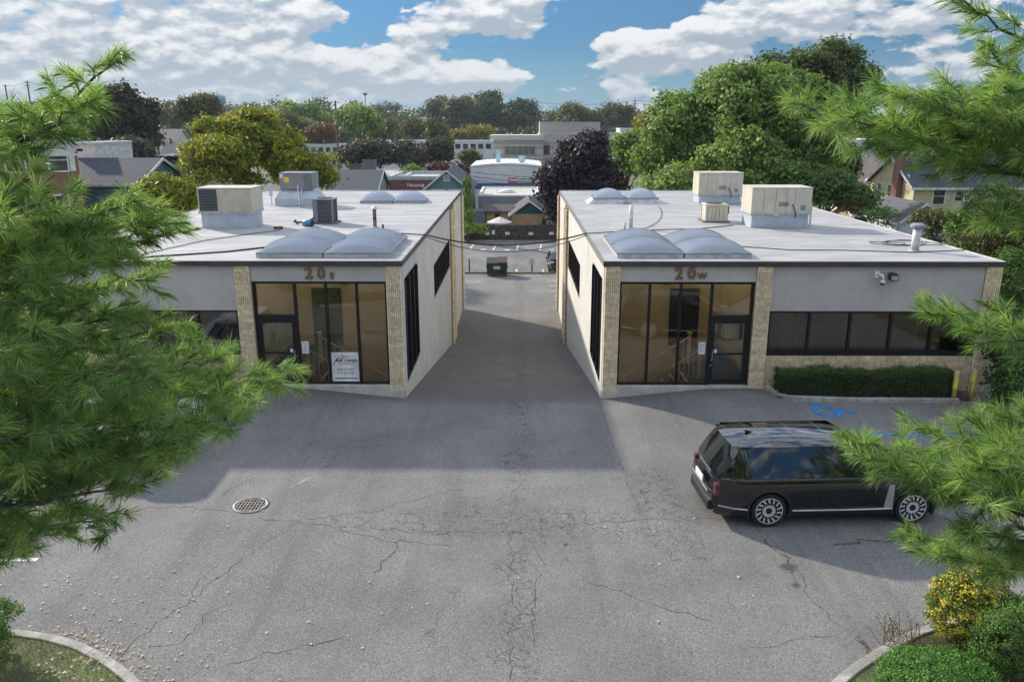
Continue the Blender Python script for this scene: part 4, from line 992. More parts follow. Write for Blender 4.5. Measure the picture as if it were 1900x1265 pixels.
    add('rear_bumper', MB().box(xr-.06, xr+.2, -HW+.30, HW-.30, .30, .55), M_trim, bevel=.05)
    add('grille', MB().box(xf-.03, xf+.055, -.55, .55, .62, .84), M_trim, bevel=.03)
    pl = add('number_plate', MB().box(xr-.078, xr-.05, -.26, .26, .80 if not sedan else .66, .93 if not sedan else .79), M_paper)
    if sedan: add('number_plate', MB().box(xf+.05, xf+.075, -.26, .26, .42, .54), M_paper)
    if lettering:
        cx = xrear(1.0) - .055
        ts_ = text(T, lettering, .10, .004, M_silver, 'badge_lettering', (0, 0, 0), sx=1.25); ts_.matrix_parent_inverse = Matrix.Identity(4)
        ts_.location = (cx-.012, 0, belt-.06); ts_.rotation_euler = (math.pi/2, 0, -math.pi/2)
        add('tailgate_strip', MB().box(xr-.062, xr-.03, -.60, .60, .70, .735), M_silver, bevel=.005)
    T.location = loc; T.rotation_euler = (0, 0, heading); return T
M_bpaint = mat('black_car_paint', (.003, .0045, .005), .06, .0, .4, var=.02, coat=1.0); M_wpaint = mat('white_car_paint', (.72, .72, .71), .22, 0, .5, var=.02, coat=1.0); M_gpaint = mat('dark_sedan_paint', (.035, .03, .036), .2, .4, .5, var=.02, coat=1.0)
car('black_suv', 'large black sport utility vehicle with a glass roof parked in the right foreground', 'car', (7.02, 16.85, .005), math.radians(3.2), M_bpaint, silver=True, lettering='RANGE ROVER', L=5.28, Wd=2.02, wb=3.2, Hh=1.86, ws=(1.15, .28))
car('white_suv', 'white sport utility vehicle parked behind the left pine branches', 'car', (-10.4, 21.0, .03), math.radians(91), M_wpaint, L=4.7, Wd=1.9, Hh=1.7, wb=2.8, rear_oh=1.0, wr=.36, ws=(1.15, .40), spokes=5)
p = PZ(1030, 507, -3.33)
car('dark_sedan', 'dark sedan facing us beyond the brown kerb behind the right building', 'car', (p.x+.35, p.y+2.35, HG(0, p.y+2)+.005), math.radians(-90), M_gpaint, L=4.6, Wd=1.8, Hh=1.42, wb=2.7, rear_oh=1.05, wr=.32, belt=.93, hood=.92, ws=(1.05, .25), rg=(-1.85, -1.15), spokes=5, sedan=True)

# ------------------------------------------------------------------ front beds
M_soil = mat('bed_soil', (.075, .05, .035), .95, var=.35, vscale=7, bump=.6, bscale=30)
a = PZ(1417, 716, .3); pts = [Vector((a.x, YF-.12, HG(a.x, YF-.1))), Vector((a.x+.28, YF-.95, 0)), Vector((10.5, YF-1.0, 0)), Vector((13.7, YF-1.02, 0))]
for p in pts: p.z = HG(p.x, p.y) - .01
kerb('bed_kerb', pts, .16, .13, 'pale concrete kerb around the hedge bed at the 20 W front', 3.0)
o = MB().grid([[(x, y, HG(x, y) + .06) for x in span(a.x+.1, 14.2, .6)] for y in (YF-.93, YF-.5, YF+.02)]).build('hedge_bed_soil', M_soil); tag(o, kind='structure')
def bollard(px, py, label):
    p = PZ(px, py, .15); z = HG(p.x, p.y)
    T = thing('bollard', label, 'bollard', (p.x, p.y, z), 'yellow bollards')
    MB().tube([(p.x, p.y, z-.1), (p.x, p.y, z+.92)], .075, 18).build('post', mat('bollard_yellow', (.55, .45, .06), .55, var=.2, vscale=6, c2=(.42, .33, .10)), T, smooth=True)
    MB().tube([(p.x, p.y, z+.92), (p.x, p.y, z+.95), (p.x, p.y, z+.965)], [.075, .05, .01], 18).build('cap', M_conc, T, smooth=True)
bollard(1768, 744, 'left yellow steel bollard at the end of the hedge'); bollard(1801, 741, 'right yellow steel bollard near the wall corner shrubs')
# corner islands by the street
LK = [PZ(*q, 0) for q in [(-60, 1178), (30, 1184), (90, 1192), (140, 1206), (190, 1230), (235, 1262), (280, 1310), (300, 1360)]]
RK = [PZ(*q, 0) for q in [(1500, 1360), (1535, 1295), (1580, 1255), (1640, 1215), (1700, 1184), (1760, 1164), (1850, 1150), (1960, 1146)]]
kerb('island_kerb', LK, .17, .13, 'curved concrete kerb at the bottom left corner'); kerb('island_kerb', RK, .17, .13, 'curved concrete kerb at the bottom right corner')
def island(name, K, far):
    mb = MB(); n = len(K)
    c = Vector((far[0], far[1], .10)); v = [(p.x, p.y, .10) for p in K] + [tuple(c)]
    mb.add(v, [(i, i+1, n) for i in range(n-1)]); o = mb.build(name, M_earth); tag(o, kind='structure')
island('left_planting_bed', LK, (-14, 6)); island('right_planting_bed', RK, (14, 6))
# side bed at the right of the 20 W building
kb = [PZ(1838, 744, .15), PZ(1868, 764, .1), PZ(1910, 792, .05), PZ(1990, 850, 0)]
for p in kb: p.z = HG(p.x, p.y) - .01
kerb('side_kerb', kb, .16, .12, 'short kerb by the shrubs right of the yellow bollards')
o = MB().grid([[(x, y, HG(min(x, 16), y) + .075) for x in span(kb[0].x+.15+(24.4-y)*.45, 24, 1.2)] for y in span(16, 24.4, .7)]).build('side_bed_soil', M_soil); tag(o, kind='structure')

# ------------------------------------------------------------------ rear lot furniture
Z = -3.33
c = PZ(922, 513, -3.32)
def dumpster():
    m = mat('dumpster_green', (.008, .028, .020), .5, var=.2, vscale=5); md = mat('dumpster_lid', (.025, .02, .022), .6); w = 1.62; y0 = c.y; x0 = c.x-w/2; z = HG(0, y0)
    T = thing('dumpster', 'dark green waste dumpster standing against the brown kerb', 'dumpster', (c.x, c.y, z))
    MB().prism([(y0, z+.16), (y0+1.05, z+.16), (y0+1.2, z+1.28), (y0-.08, z+1.05)], x0, x0+w, 'x').build('bin', m, T, .015)
    MB().prism([(y0-.11, z+1.055), (y0+1.22, z+1.29), (y0+1.22, z+1.35), (y0-.11, z+1.10)], x0-.03, x0+w*.49, 'x').build('lid', md, T, .01)
    MB().prism([(y0-.11, z+1.06), (y0+1.22, z+1.33), (y0+1.22, z+1.42), (y0-.11, z+1.16)], x0+w*.51, x0+w+.03, 'x').build('lid', mat('lid_maroon', (.06, .025, .03), .6), T, .01)
    for xx in (x0-.06, x0+w): MB().box(xx, xx+.06, y0+.2, y0+.9, z+.65, z+.80).build('fork_pocket', m, T)
    for xx in (x0+.12, x0+w-.12):
        for yy in (y0+.12, y0+.95): MB().tube([(xx-.04, yy, z+.09), (xx+.04, yy, z+.09)], .09, 12).build('caster', M_trim, T)
    MB().tube([(c.x + .30*math.cos(t), y0-.06, z+.80 + .07*math.sin(t)) for t in np.linspace(3.5, 5.9, 8)], .03, 5).build('logo_swoosh', M_paper, T); MB().tube([(c.x + .22*math.cos(t), y0-.06, z+.86 + .05*math.sin(t)) for t in np.linspace(3.3, 6.1, 8)], .022, 5).build('logo_swoosh', M_paper, T)
    for k in range(7): MB().box(c.x-.26+k*.077, c.x-.205+k*.077, y0-.06, y0-.03, z+.60, z+.66).build('small_print', M_paper, T)
dumpster()
yk = c.y + 1.35
kerb('rear_kerb', [Vector((-21, yk, HG(0, yk)-.01)), Vector((22, yk, HG(0, yk)-.01))], .2, .14, 'low brown kerb across the rear lot behind the dumpster', 3.0)
for o in [o for o in col.objects if o.name.startswith('kerb_stone') and o.parent and o.parent.name.startswith('rear_kerb')]:
    o.data.materials.clear(); o.data.materials.append(mat('kerb_brown', (.20, .12, .08), .9, var=.25, vscale=3))
def post(px, py0, py1, sign, label):
    p = PY(px, py0, yk+.35); q = PY(px, py1, yk+.35); z = HG(0, yk); T = thing('sign_post', label, 'post', (p.x, yk+.35, z))
    MB().tube([(p.x, yk+.35, z-.05), (p.x, yk+.35, q.z)], .055, 8).build('post', M_trim, T)
    if sign: MB().box(p.x-.22, p.x+.22, yk+.28, yk+.30, q.z-.5, q.z-.02).build('plate', mat('sign_back', (.42, .44, .40), .5), T)
post(871, 511, 481, False, 'bare black post left of the dumpster'); post(987, 507, 480, True, 'black post with a square sign plate right of the dumpster')
# wooden fence
M_fence = mat('fence_wood', (.085, .068, .062), .9, var=.3, vscale=2.5, stain=(.05, .045, .045, .6)); yf = 84.0
zf = HG(0, yf); FN = thing('wooden_fence', 'dark weathered board fence with small white plates across the rear lot', 'fence', (1, yf, zf))
for k in range(-9, 12):
    x0 = k*2.45; MB().box(x0+.06, x0+2.39, yf, yf+.04, zf+.08, zf+1.66+.05*math.sin(k*2.1)).build('fence_panel', M_fence, FN); MB().box(x0-.06, x0+.06, yf-.03, yf+.09, zf-.1, zf+1.78).build('fence_post', M_fence, FN)
    for zz in (.4, 1.3): MB().box(x0+.06, x0+2.39, yf-.03, yf, zf+zz, zf+zz+.08).build('fence_rail', M_fence, FN)
for i, (px, py, w, h) in enumerate([(863, 434.5, 4, 2), (904, 433.5, 4, 2.4), (915.5, 431, 2.7, 4), (941.5, 433, 4, 2.7), (985, 433.5, 4, 2.7), (1023, 433, 4, 2.7)]):
    p = PY(px, py, yf); MB().box(p.x-w*.057, p.x+w*.057, yf-.045, yf-.032, p.z-h*.057, p.z+h*.057).build('stall_plate', M_paper, FN)
kerb('fence_kerb', [Vector((-21, yf-.5, HG(0, yf)-.01)), Vector((22, yf-.5, HG(0, yf)-.01))], .25, .14, 'low tan kerb at the foot of the board fence', 3.5)

# ------------------------------------------------------------------ the town behind
M_shg = mat('shingle_grey', (.10, .10, .115), .9, var=.2, vscale=6, bump=.5, bscale=14); M_shb = mat('shingle_blue', (.055, .062, .078), .9, var=.2, vscale=6); M_shbr = mat('shingle_brown', (.10, .085, .08), .9, var=.2, vscale=6)
def siding(name, c):
    if name in MATS: return MATS[name]
    m = bpy.data.materials.new(name); m.use_nodes = True; t = NT(m.node_tree); b = m.node_tree.nodes['Principled BSDF']
    pos = t.n('ShaderNodeNewGeometry').outputs['Position']; z = t.n('ShaderNodeSeparateXYZ', ins={0: pos}).outputs[2]
    f = t.m('FRACT', t.m('DIVIDE', z, .16)); n = t.mr(t.noise(pos, 1.2, 4), .3, .7, .9, 1.1)
    cc = t.mix(1.0, tuple(c) + (1,), t.n('ShaderNodeCombineColor', ins={0: n, 1: n, 2: n}).outputs[0], 'MULTIPLY'); cc = t.mix(t.mr(f, .0, .14, .75, 0), cc, tuple(x*.35 for x in c) + (1,))
    t.put(b.inputs['Base Color'], cc); b.inputs['Roughness'].default_value = .7
    t.put(b.inputs['Normal'], t.n('ShaderNodeBump', ins={'Strength': .6, 'Distance': .03, 'Height': f}).outputs[0]); MATS[name] = m; return m
def brickm(name, c, sc=1.0):
    if name in MATS: return MATS[name]
    m = bpy.data.materials.new(name); m.use_nodes = True; t = NT(m.node_tree); b = m.node_tree.nodes['Principled BSDF']
    pos = t.n('ShaderNodeNewGeometry').outputs['Position']; s = t.n('ShaderNodeSeparateXYZ', ins={0: pos}); v = t.comb(t.m('ADD', s.outputs[0], s.outputs[1]), s.outputs[2], 0)
    br = t.n('ShaderNodeTexBrick', ins={'Vector': v, 'Color1': tuple(c) + (1,), 'Color2': tuple(x*.7 for x in c) + (1,), 'Mortar': (.3, .27, .24, 1), 'Scale': 4.2*sc})
    t.put(b.inputs['Base Color'], t.mix(t.mr(t.noise(pos, .8, 4), .3, .8, 0, .35), br.outputs['Color'], tuple(x*.55 for x in c) + (1,))); b.inputs['Roughness'].default_value = .9; MATS[name] = m; return m
M_wtrim = mat('white_trim', (.68, .68, .66), .6); M_wglass = mat('far_window_glass', (.03, .035, .04), .08, 0, .7)
def win(T, axis, u, z, w, h, plane, out, frame=M_wtrim, mid=True, glass=M_wglass):
    """a window let into a wall plane; axis x: wall faces -y at y=plane; axis y: wall faces out along x at x=plane"""
    def b(u0, u1, d0, d1, z0, z1):
        return MB().box(u0, u1, plane + out*d0, plane + out*d1, z0, z1) if axis == 'x' else MB().box(plane + out*d0, plane + out*d1, u0, u1, z0, z1)
    f = b(u-w/2-.1, u+w/2+.1, -.02, .05, z-.1, z+h+.1).build('window', frame, T)
    if mid:
        b(u-w/2, u+w/2, .045, .06, z, z+h/2-.03).build('pane', glass, f); b(u-w/2, u+w/2, .045, .06, z+h/2+.03, z+h).build('pane', glass, f)
    else: b(u-w/2, u+w/2, .045, .06, z, z+h).build('pane', glass, f)
    return f
def gable(name, label, x0, x1, y0, y1, zg, ze, zr, ridge, wall, roofm, over=.35, trim=M_wtrim, gablem=None):
    T = thing(name, label, 'house' if 'shed' not in name else 'shed', ((x0+x1)/2, (y0+y1)/2, zg)); th = .16
    MB().box(x0, x1, y0, y1, zg-.5, ze).build('wall', wall, T)
    if ridge == 'x':
        a0, a1, c0, c1 = x0, x1, y0, y1
    else: a0, a1, c0, c1 = y0, y1, x0, x1
    cm = (c0+c1)/2; sl = (zr-ze)/(cm-c0); ax = 'x' if ridge == 'x' else 'y'
    MB().prism([(c0+.001, ze), (c1-.001, ze), (cm, zr-.02)], a0+.001, a1-.001, ax).build('gable_wall', gablem or wall, T)
    for s in (-1, 1):
        e = c0 - over if s < 0 else c1 + over; ez = ze - sl*over
        MB().prism([(cm, zr), (cm, zr+th), (e, ez+th), (e, ez)], a0-over, a1+over, ax).build('roof', roofm, T)
        for aa in (a0-over-.05, a1+over): MB().prism([(cm, zr-.03), (cm, zr+th+.02), (e, ez+th+.02), (e, ez-.03)], aa, aa+.05, ax).build('bargeboard', trim, T)
        MB().prism([(e-.04, ez-.04), (e+.04, ez-.04), (e+.04, ez+th), (e-.04, ez+th)], a0-over, a1+over, ax).build('gutter', trim, T) if s < 0 else None
    return T
def flat(name, label, x0, x1, y0, y1, zg, zt, wall, roofm=None, par=.25, cat='building', cap=M_wtrim):
    T = thing(name, label, cat, ((x0+x1)/2, (y0+y1)/2, zg))
    MB().box(x0, x1, y0, y1, zg-.5, zt).build('wall', wall, T); MB().box(x0+.25, x1-.25, y0+.25, y1-.25, zt, zt+.04).build('roof', roofm or mat('far_roof', (.42, .42, .42), .8, var=.15, vscale=.4), T)
    for a, b, c_, d in ((x0-.06, x1+.06, y0-.06, y0+.25), (x0-.06, x1+.06, y1-.25, y1+.06), (x0-.06, x0+.25, y0+.25, y1-.25), (x1-.25, x1+.06, y0+.25, y1-.25)): MB().box(a, b, c_, d, zt, zt+par).build('coping', cap, T)
    return T
def zpx(py, D): return PY(950, py, D).z
def xpx(px, D): return PY(px, 400, D).x

# right: cream house, beige house, small outbuildings
g = HG(40, 75); S_cream = siding('cream_siding', (.62, .56, .33)); S_beige = siding('beige_siding', (.55, .46, .40)); S_white = siding('white_siding', (.62, .66, .72))
x0 = xpx(1690, 71); T = gable('cream_house', 'cream clapboard house with dark shingles and a tall brick chimney', x0, x0+14, 71, 80, g, zpx(347, 71), zpx(292, 75.5), 'x', S_cream, M_shb)
ze = zpx(347, 71)
MB().box(x0-.55, x0+.0, 73.2, 74.2, g, zpx(283, 73.7)).build('chimney', brickm('chimney_brick', (.30, .12, .07)), T); MB().box(x0-.65, x0+.08, 73.1, 74.3, zpx(283, 73.7), zpx(281, 73.7)).build('chimney_cap', M_conc, T)
win(T, 'x', xpx(1737, 71), zpx(378, 71), .95, 1.35, 71, -1); win(T, 'x', xpx(1774, 71), zpx(372, 71), .7, .8, 71, -1)
win(T, 'y', 75.6, ze-1.5, .7, 1.35, x0, -1); win(T, 'y', 77.8, ze-1.5, .7, 1.35, x0, -1); win(T, 'y', 72.4, ze+.2, .45, .7, x0, -1, mid=False)
mb = MB(); cx, cy_, cz = xpx(1758, 73.4), 73.4, zpx(300, 73.4)+.1; mb.tube([(cx, cy_, cz-.3), (cx, cy_-.1, cz)], .03, 6); dsh = mb.build('dish_arm', M_galv, T)
MB().tube([(cx, cy_-.08, cz+.05), (cx-.02, cy_-.16, cz+.09), (cx-.03, cy_-.2, cz+.1)], [.05, .36, .40], 18).build('satellite_dish', M_paper, T)
x0b = xpx(1600, 84); T = gable('beige_house', 'pinkish beige clapboard house behind the cream house', x0b, x0b+9, 84, 95, HG(40, 85), zpx(347, 84), zpx(296, 89), 'y', S_beige, M_shbr)
win(T, 'y', 86.5, zpx(366, 84)-.2, .8, 1.3, x0b, -1); win(T, 'x', x0b+2.6, zpx(372, 84), .8, 1.8, 84, -1, frame=M_trim, mid=False); MB().box(xpx(1571, 80), xpx(1571, 80)+.9, 83.2, 84, HG(40, 85), zpx(336, 84)).build('chimney', MATS['chimney_brick'], T)
xg = xpx(1672, 60); T = gable('white_shed', 'small white sided gable shed in front of the cream house', xg, xg+3.4, 60, 66, HG(35, 60), zpx(412, 60), zpx(380, 60), 'y', S_white, M_shg, .25)
xq = xpx(1590, 66); T = gable('low_porch_shed', 'low brown roofed lean building between the beige house and white shed', xq, xpx(1672, 66), 66.5, 70.2, HG(35, 66), zpx(400, 66), zpx(379, 68.3), 'x', siding('ochre_siding', (.42, .34, .18)), M_shbr, .3)
for (px0, px1, D, e, r, lab) in [(1568, 1612, 130, 285, 262, 'small white gabled house glimpsed above the right maple'), (1716, 1757, 120, 283, 262, 'pale pink house with a white gable beyond the cream house roof')]:
    a, b = xpx(px0, D), xpx(px1, D); gable('far_house', lab, a, b, D, D+9, HG(0, D), zpx(e, D), zpx(r, D), 'y', S_white if px0 < 1600 else siding('pink_siding', (.55, .42, .42)), M_shg, .3)

# left: brick house, white block, blue house
D = 50; zg = HG(-30, 50); xr_ = xpx(157, D); BRK = brickm('house_brick', (.33, .13, .085))
T = flat('brick_house', 'red brick house with a white cornice seen through the left pine', xr_-9, xr_, D, D+9, zg, zpx(291, D)+1.1, BRK, cat='house')
zc = zpx(291, D)+.05; MB().box(xr_-9.1, xr_+.06, D-.08, D+.1, zc, zc+1.0).build('frieze', M_wtrim, T); MB().box(xr_-9.3, xr_+.35, D-.4, D+.1, zc+1.0, zc+1.32).build('cornice', M_wtrim, T)
w = win(T, 'x', xpx(127, D), zpx(316, D), .95, 1.25, D, -1); MB().box(xpx(127, D)+.62, xpx(127, D)+.9, D-.07, D, zpx(318, D), zpx(276, D)).build('shutter', M_wtrim, T); win(T, 'x', xpx(60, D), zpx(316, D), .95, 1.25, D, -1)
win(T, 'x', xpx(120, D), zpx(400, D), .95, 1.25, D, -1)
T.rotation_euler.z = math.radians(28); th_ = math.radians(28); T.location.x = xr_ - (4.5*math.cos(th_) + 4.5*math.sin(th_)); T.location.y = D - (4.5*math.sin(th_) - 4.5*math.cos(th_))
MB().tube([(xr_-.05, D-.1, zpx(283, D)), (xr_+.1, D-.5, zpx(283, D))], .03, 6).build('lamp_arm', M_trim, T); MB().box(xr_+.05, xr_+.4, D-.6, D-.4, zpx(281, D), zpx(276, D)).build('wall_lamp', M_trim, T)
flat('white_block', 'plain white flat roofed block behind the brick house', xpx(155, 62), xpx(193, 62), 62, 68, HG(0, 62), zpx(268, 62), M_wtrim, par=.15)
xa = xpx(152, 58); T = gable('blue_house', 'blue sided house with a slate blue roof behind the left pine', xa-1.5, xpx(262, 58), 58, 66, HG(0, 58), zpx(342, 58), zpx(297, 62), 'x', siding('teal_siding', (.10, .20, .26)), M_shb, .3)

# centre: teal gable, grey house, tan block, brick shop, white hall, office block
def cbuild():
    D = 92; a, b = xpx(789, D), xpx(871, D)
    T = gable('teal_house', 'teal sided house with its gable and square vent facing us', a, b, D, D+13, HG(0, D), zpx(352, D), zpx(318, D), 'y', siding('teal_green_siding', (.13, .25, .25)), M_shg, .35)
    win(T, 'x', (a+b)/2, zpx(335, D), .55, .55, D, -1, mid=False, glass=mat('louvre_grey', (.4, .42, .42), .6)); win(T, 'x', (a+b)/2-1.0, zpx(368, D), 1.4, .9, D, -1); win(T, 'x', (a+b)/2+1.0, zpx(368, D), 1.4, .9, D, -1)
    D = 96; a, b = xpx(612, D), xpx(700, D); T = gable('grey_house', 'grey house with a long slate roof sloping toward the brick shop', a, b, D, D+9, HG(0, D), zpx(353, D), zpx(318, D+4), 'x', siding('grey_siding', (.36, .38, .42)), mat('slate_roof', (.075, .085, .09), .85, var=.15, vscale=5), .3)
    win(T, 'x', a+1.4, zpx(372, D), .8, 1.2, D, -1)
    D = 110; T = flat('tan_block', 'tan flat roofed building carrying two square cooling units', xpx(652, D), xpx(757, D), D, D+14, HG(0, D), zpx(328, D), mat('tan_render', (.50, .33, .20), .85, var=.08, vscale=.8))
    for (p0, p1, q0, q1, lab, mm) in [(651, 675, 305, 322, 'brown slatted cooling tower on the tan block', mat('tower_brown', (.16, .12, .11), .8)), (677, 700, 297, 315, 'grey cooling tower on the tan block', mat('tower_grey', (.16, .165, .18), .7))]:
        yy = D + (3 if p0 < 660 else 8); U = thing('cooling_tower', lab, 'cooling tower', (xpx((p0+p1)/2, yy), yy, zpx(328, D)+.04)); x0, x1 = xpx(p0, yy), xpx(p1, yy); zb = zpx(328, D)+.04; ztop = max(zpx(q0, yy), zb+1.2)
        MB().box(x0+.1, x1-.1, yy+.1, yy+1.6, zb, ztop).build('casing', mm, U)
        for k in range(6): z = zb+.1+k*(ztop-zb-.15)/5; MB().box(x0, x1, yy, yy+1.7, z-.03, z+.05).build('slat', mm, U)
    D = 104; T = flat('brick_shop', 'low red brick shop with white lettering on its wall', xpx(724, D), xpx(825, D), D, D+12, HG(0, D), zpx(334, D), brickm('shop_brick', (.26, .075, .055)), par=.45, cap=mat('coping_grey', (.45, .47, .46), .7))
    text(T, 'Tileworks', .52, .02, M_paper, 'wall_lettering', (xpx(771, D), D-.03, zpx(346.5, D)), bold=.015); MB().box(xpx(784, D), xpx(788.5, D), D-.05, D, zpx(348, D), zpx(342, D)).build('wall_logo', M_paper, T)
    # white hall with curved parapet
    D = 118; a, b = xpx(874, D), xpx(1006, D); z0, z1 = zpx(347, D), zpx(308, D); T = thing('white_hall', 'white hall with a bowed roofline, blue band and a wide banner', 'building', ((a+b)/2, D, HG(0, D)))
    n = 12; bow = [(a + (b-a)*i/n, z1 + .36*(1-(2*i/n-1)**2)) for i in range(n+1)]; wm = mat('hall_white', (.60, .62, .63), .7, var=.06, vscale=1, stain=(.45, .47, .5, .3))
    MB().prism([(a, HG(0, D)-.5), (b, HG(0, D)-.5)] + bow[::-1], D, D+.4, 'y').build('front_wall', wm, T); MB().box(a, b, D+.4, D+16, HG(0, D)-.5, z1-.3).build('hall', wm, T)
    mb = MB(); mb.grid([[(x, y, z+.02) for x, z in bow] for y in (D-.12, D+16)]); mb.grid([[(x, D-.12, z+q) for x, z in bow] for q in (-.18, .02)]); mb.build('bowed_roof', M_wtrim, T)
    MB().box(a, xpx(943, D), D-.05, D, z0-.3, z0+.52).build('blue_band', mat('band_blue', (.03, .12, .32), .5), T); MB().box(xpx(943, D), b, D-.06, D, z0-.35, z0+.55).build('canopy_band', mat('band_grey', (.13, .15, .2), .6), T)
    bn = MB().box(xpx(943.5, D), xpx(1001, D), D-.09, D-.065, z0+.6, zpx(329.5, D)).build('banner', M_paper, T); MB().box(xpx(943.5, D), xpx(960, D), D-.11, D-.092, z0+.6, zpx(329.5, D)).build('banner_red_panel', mat('banner_red', (.50, .10, .09), .6), bn)
    zb = z0+.6; hb = zpx(329.5, D)-zb
    for r, (f, hh, nn, mm) in enumerate([(.58, .26, 13, M_black), (.34, .12, 20, mat('grey_ink', (.25, .25, .27), .8)), (.12, .14, 14, mat('ink_blue', (.08, .12, .3), .7))]):
        x0, x1 = xpx(962, D), xpx(999, D)
        for k in range(nn): xx = x0 + (x1-x0)*k/nn; MB().box(xx, xx+(x1-x0)/nn*random.uniform(.5, .85), D-.105, D-.092, zb+hb*f, zb+hb*(f+hh)).build('banner_letter', mm, bn)
    for k in range(5): xx = xpx(945.5, D)+k*.22; MB().box(xx, xx+.16, D-.125, D-.112, zb+hb*.3, zb+hb*.75).build('banner_letter', M_paper, bn)
    mb_ = mat('duct_blue', (.45, .62, .70), .5, .2)
    U = thing('roof_duct', 'tall pale blue roof duct left on the white hall', 'duct', (xpx(925, D), D+3, z1)); MB().box(xpx(921, D+3), xpx(929, D+3), D+3, D+3.7, z1+.1, zpx(281, D+3)).build('duct', mb_, U, .02); MB().box(xpx(920.5, D+3), xpx(929.5, D+3), D+2.95, D+3.75, zpx(281, D+3), zpx(281, D+3)+.1).build('cap', mb_, U)
    U = thing('roof_duct', 'short wide pale blue roof duct right on the white hall', 'duct', (xpx(967, D), D+3, z1)); MB().box(xpx(964, D+3), xpx(971, D+3), D+3, D+3.7, z1+.1, zpx(299, D+3)).build('duct', mb_, U, .02); MB().frustum(xpx(961, D+3), xpx(975, D+3), D+2.8, D+3.9, zpx(299, D+3), zpx(290, D+3), .12).build('hood', mb_, U)
    # annex in front
    D = 100; T = flat('grey_annex', 'long grey panelled annex with a pale flat roof below the white hall', xpx(888, D), xpx(1004, D), D, D+14, HG(0, D), zpx(365, D), mat('annex_grey', (.26, .28, .32), .8, var=.1, vscale=.8, stain=(.2, .22, .26, .5)), mat('annex_roof', (.5, .48, .42), .85), .2)
    U = thing('roof_dome', 'small white dome skylight on the annex roof', 'skylight', (xpx(940, D+6), D+6, zpx(365, D)+.04)); q = U.location; MB().tube([(q.x, q.y, q.z), (q.x, q.y, q.z+.25), (q.x, q.y, q.z+.45)], [1.1, .9, .3], 18).build('dome', M_wtrim, U, smooth=True); MB().box(q.x-1.2, q.x+1.2, q.y-1.2, q.y+1.2, q.z-.02, q.z+.06).build('curb', M_curb, U)
    # sheds behind the fence
    D = 86.5; a, b = xpx(950, D), xpx(1014, D); T = gable('plank_shed', 'tan plank shed with a dark teal gable just behind the fence', a, b, D, D+6, HG(0, D), zpx(397, D), zpx(374, D), 'y', mat('tan_planks', (.44, .31, .17), .85, var=.1, vscale=1, stain=(.25, .16, .09, .7)), M_shbr, .35, gablem=siding('dark_teal_siding', (.02, .09, .10)))
    win(T, 'x', xpx(1009.5, D), zpx(420, D), .45, 1.0, D, -1, frame=mat('tan_planks', (1, 1, 1)), mid=False, glass=M_black)
    D = 89; T = gable('tan_shed', 'low tan shed with a flat brown roof behind the umbrella', xpx(902, D), xpx(948, D), D, D+3.4, HG(0, D), zpx(393, D), zpx(384, D), 'x', mat('tan_render2', (.50, .34, .19), .85), M_shbr, .2, trim=M_shbr)
    for px in (921, 925.5): win(T, 'x', xpx(px, D), zpx(401.5, D), .17, .17, D, -1, frame=M_trim, mid=False, glass=M_black)
    D = 88; T = flat('grey_shed', 'small grey lean to beside the vine covered pole', xpx(876, D), xpx(900, D), D, D+3, HG(0, D), zpx(393, D), mat('shed_grey', (.16, .17, .18), .85), M_shg, .05, 'shed', M_shg)
    # umbrella
    D = 85.2; c = PY(927, 402, D); U = thing('patio_umbrella', 'open white and pink patio umbrella above the board fence', 'umbrella', (c.x, D, HG(0, D))); R = 1.32; n = 12
    mb = MB(); mb.add([(c.x, D, c.z)] + [(c.x + R*math.cos(t), D + R*math.sin(t), c.z-.55 - (.0)) for t in np.linspace(0, 2*math.pi, n, endpoint=False)], [(0, 1+i, 1+(i+1) % n) for i in range(n)]); mb.add([(c.x + R*math.cos(t), D + R*math.sin(t), c.z-q) for t in np.linspace(0, 2*math.pi, n, endpoint=False) for q in (.55, .68)], [(2*i, 2*i+1, (2*i+3) % (2*n), (2*i+2) % (2*n)) for i in range(n)])
    mb.build('canopy', mat('canopy_white', (.62, .57, .55), .8, var=.1), U); MB().tube([(c.x, D, HG(0, D)), (c.x, D, c.z+.1)], .035, 8).build('pole', M_galv, U)
    # office block
    D = 262; a, b = xpx(912, D), xpx(1160, D); zg = HG(0, D); z1 = zpx(250, D); oc = mat('office_beige', (.50, .45, .41), .8, var=.05, vscale=.2)
    T = flat('beige_office', 'long pale beige office block with a ribbed rooftop screen', xpx(1000, D), b, D+2, D+22, zg, z1, oc, par=.5, cap=mat('office_cap', (.55, .52, .48), .7))
    MB().box(a, xpx(1006, D), D-1.5, D+20, zg-.5, zpx(253, D)).build('wing', oc, T); MB().box(a-.3, xpx(1006, D)+.3, D-2, D+20, zpx(260, D), zpx(251, D)).build('cornice', mat('office_cap', (1, 1, 1)), T)
    for zz in (268, 276, 290, 298): MB().box(a-.04, xpx(1006, D)+.04, D-1.54, D-1.4, zpx(zz, D), zpx(zz, D)+.7).build('band', mat('office_band', (.36, .32, .29), .8), T); MB().box(xpx(1006, D), b, D+1.95, D+2.05, zpx(zz, D), zpx(zz, D)+.7).build('band', MATS['office_band'], T)
    for i in range(5): x0 = xpx(937+i*11, D); win(T, 'x', x0+.95, zpx(286.5, D), 1.72, 2.5, D-1.5, -1, frame=mat('office_band', (1, 1, 1)), mid=False, glass=mat('office_glass', (.10, .14, .12), .1, 0, .7))
    win(T, 'x', xpx(1013.5, D), zpx(286.5, D), 1.8, 2.8, D+2, -1, frame=mat('office_band', (1, 1, 1)), mid=False)
    for px in (1040, 1100, 1130): win(T, 'x', xpx(px, D), zpx(286.5, D), 1.8, 2.8, D+2, -1, frame=mat('office_band', (1, 1, 1)), mid=False)
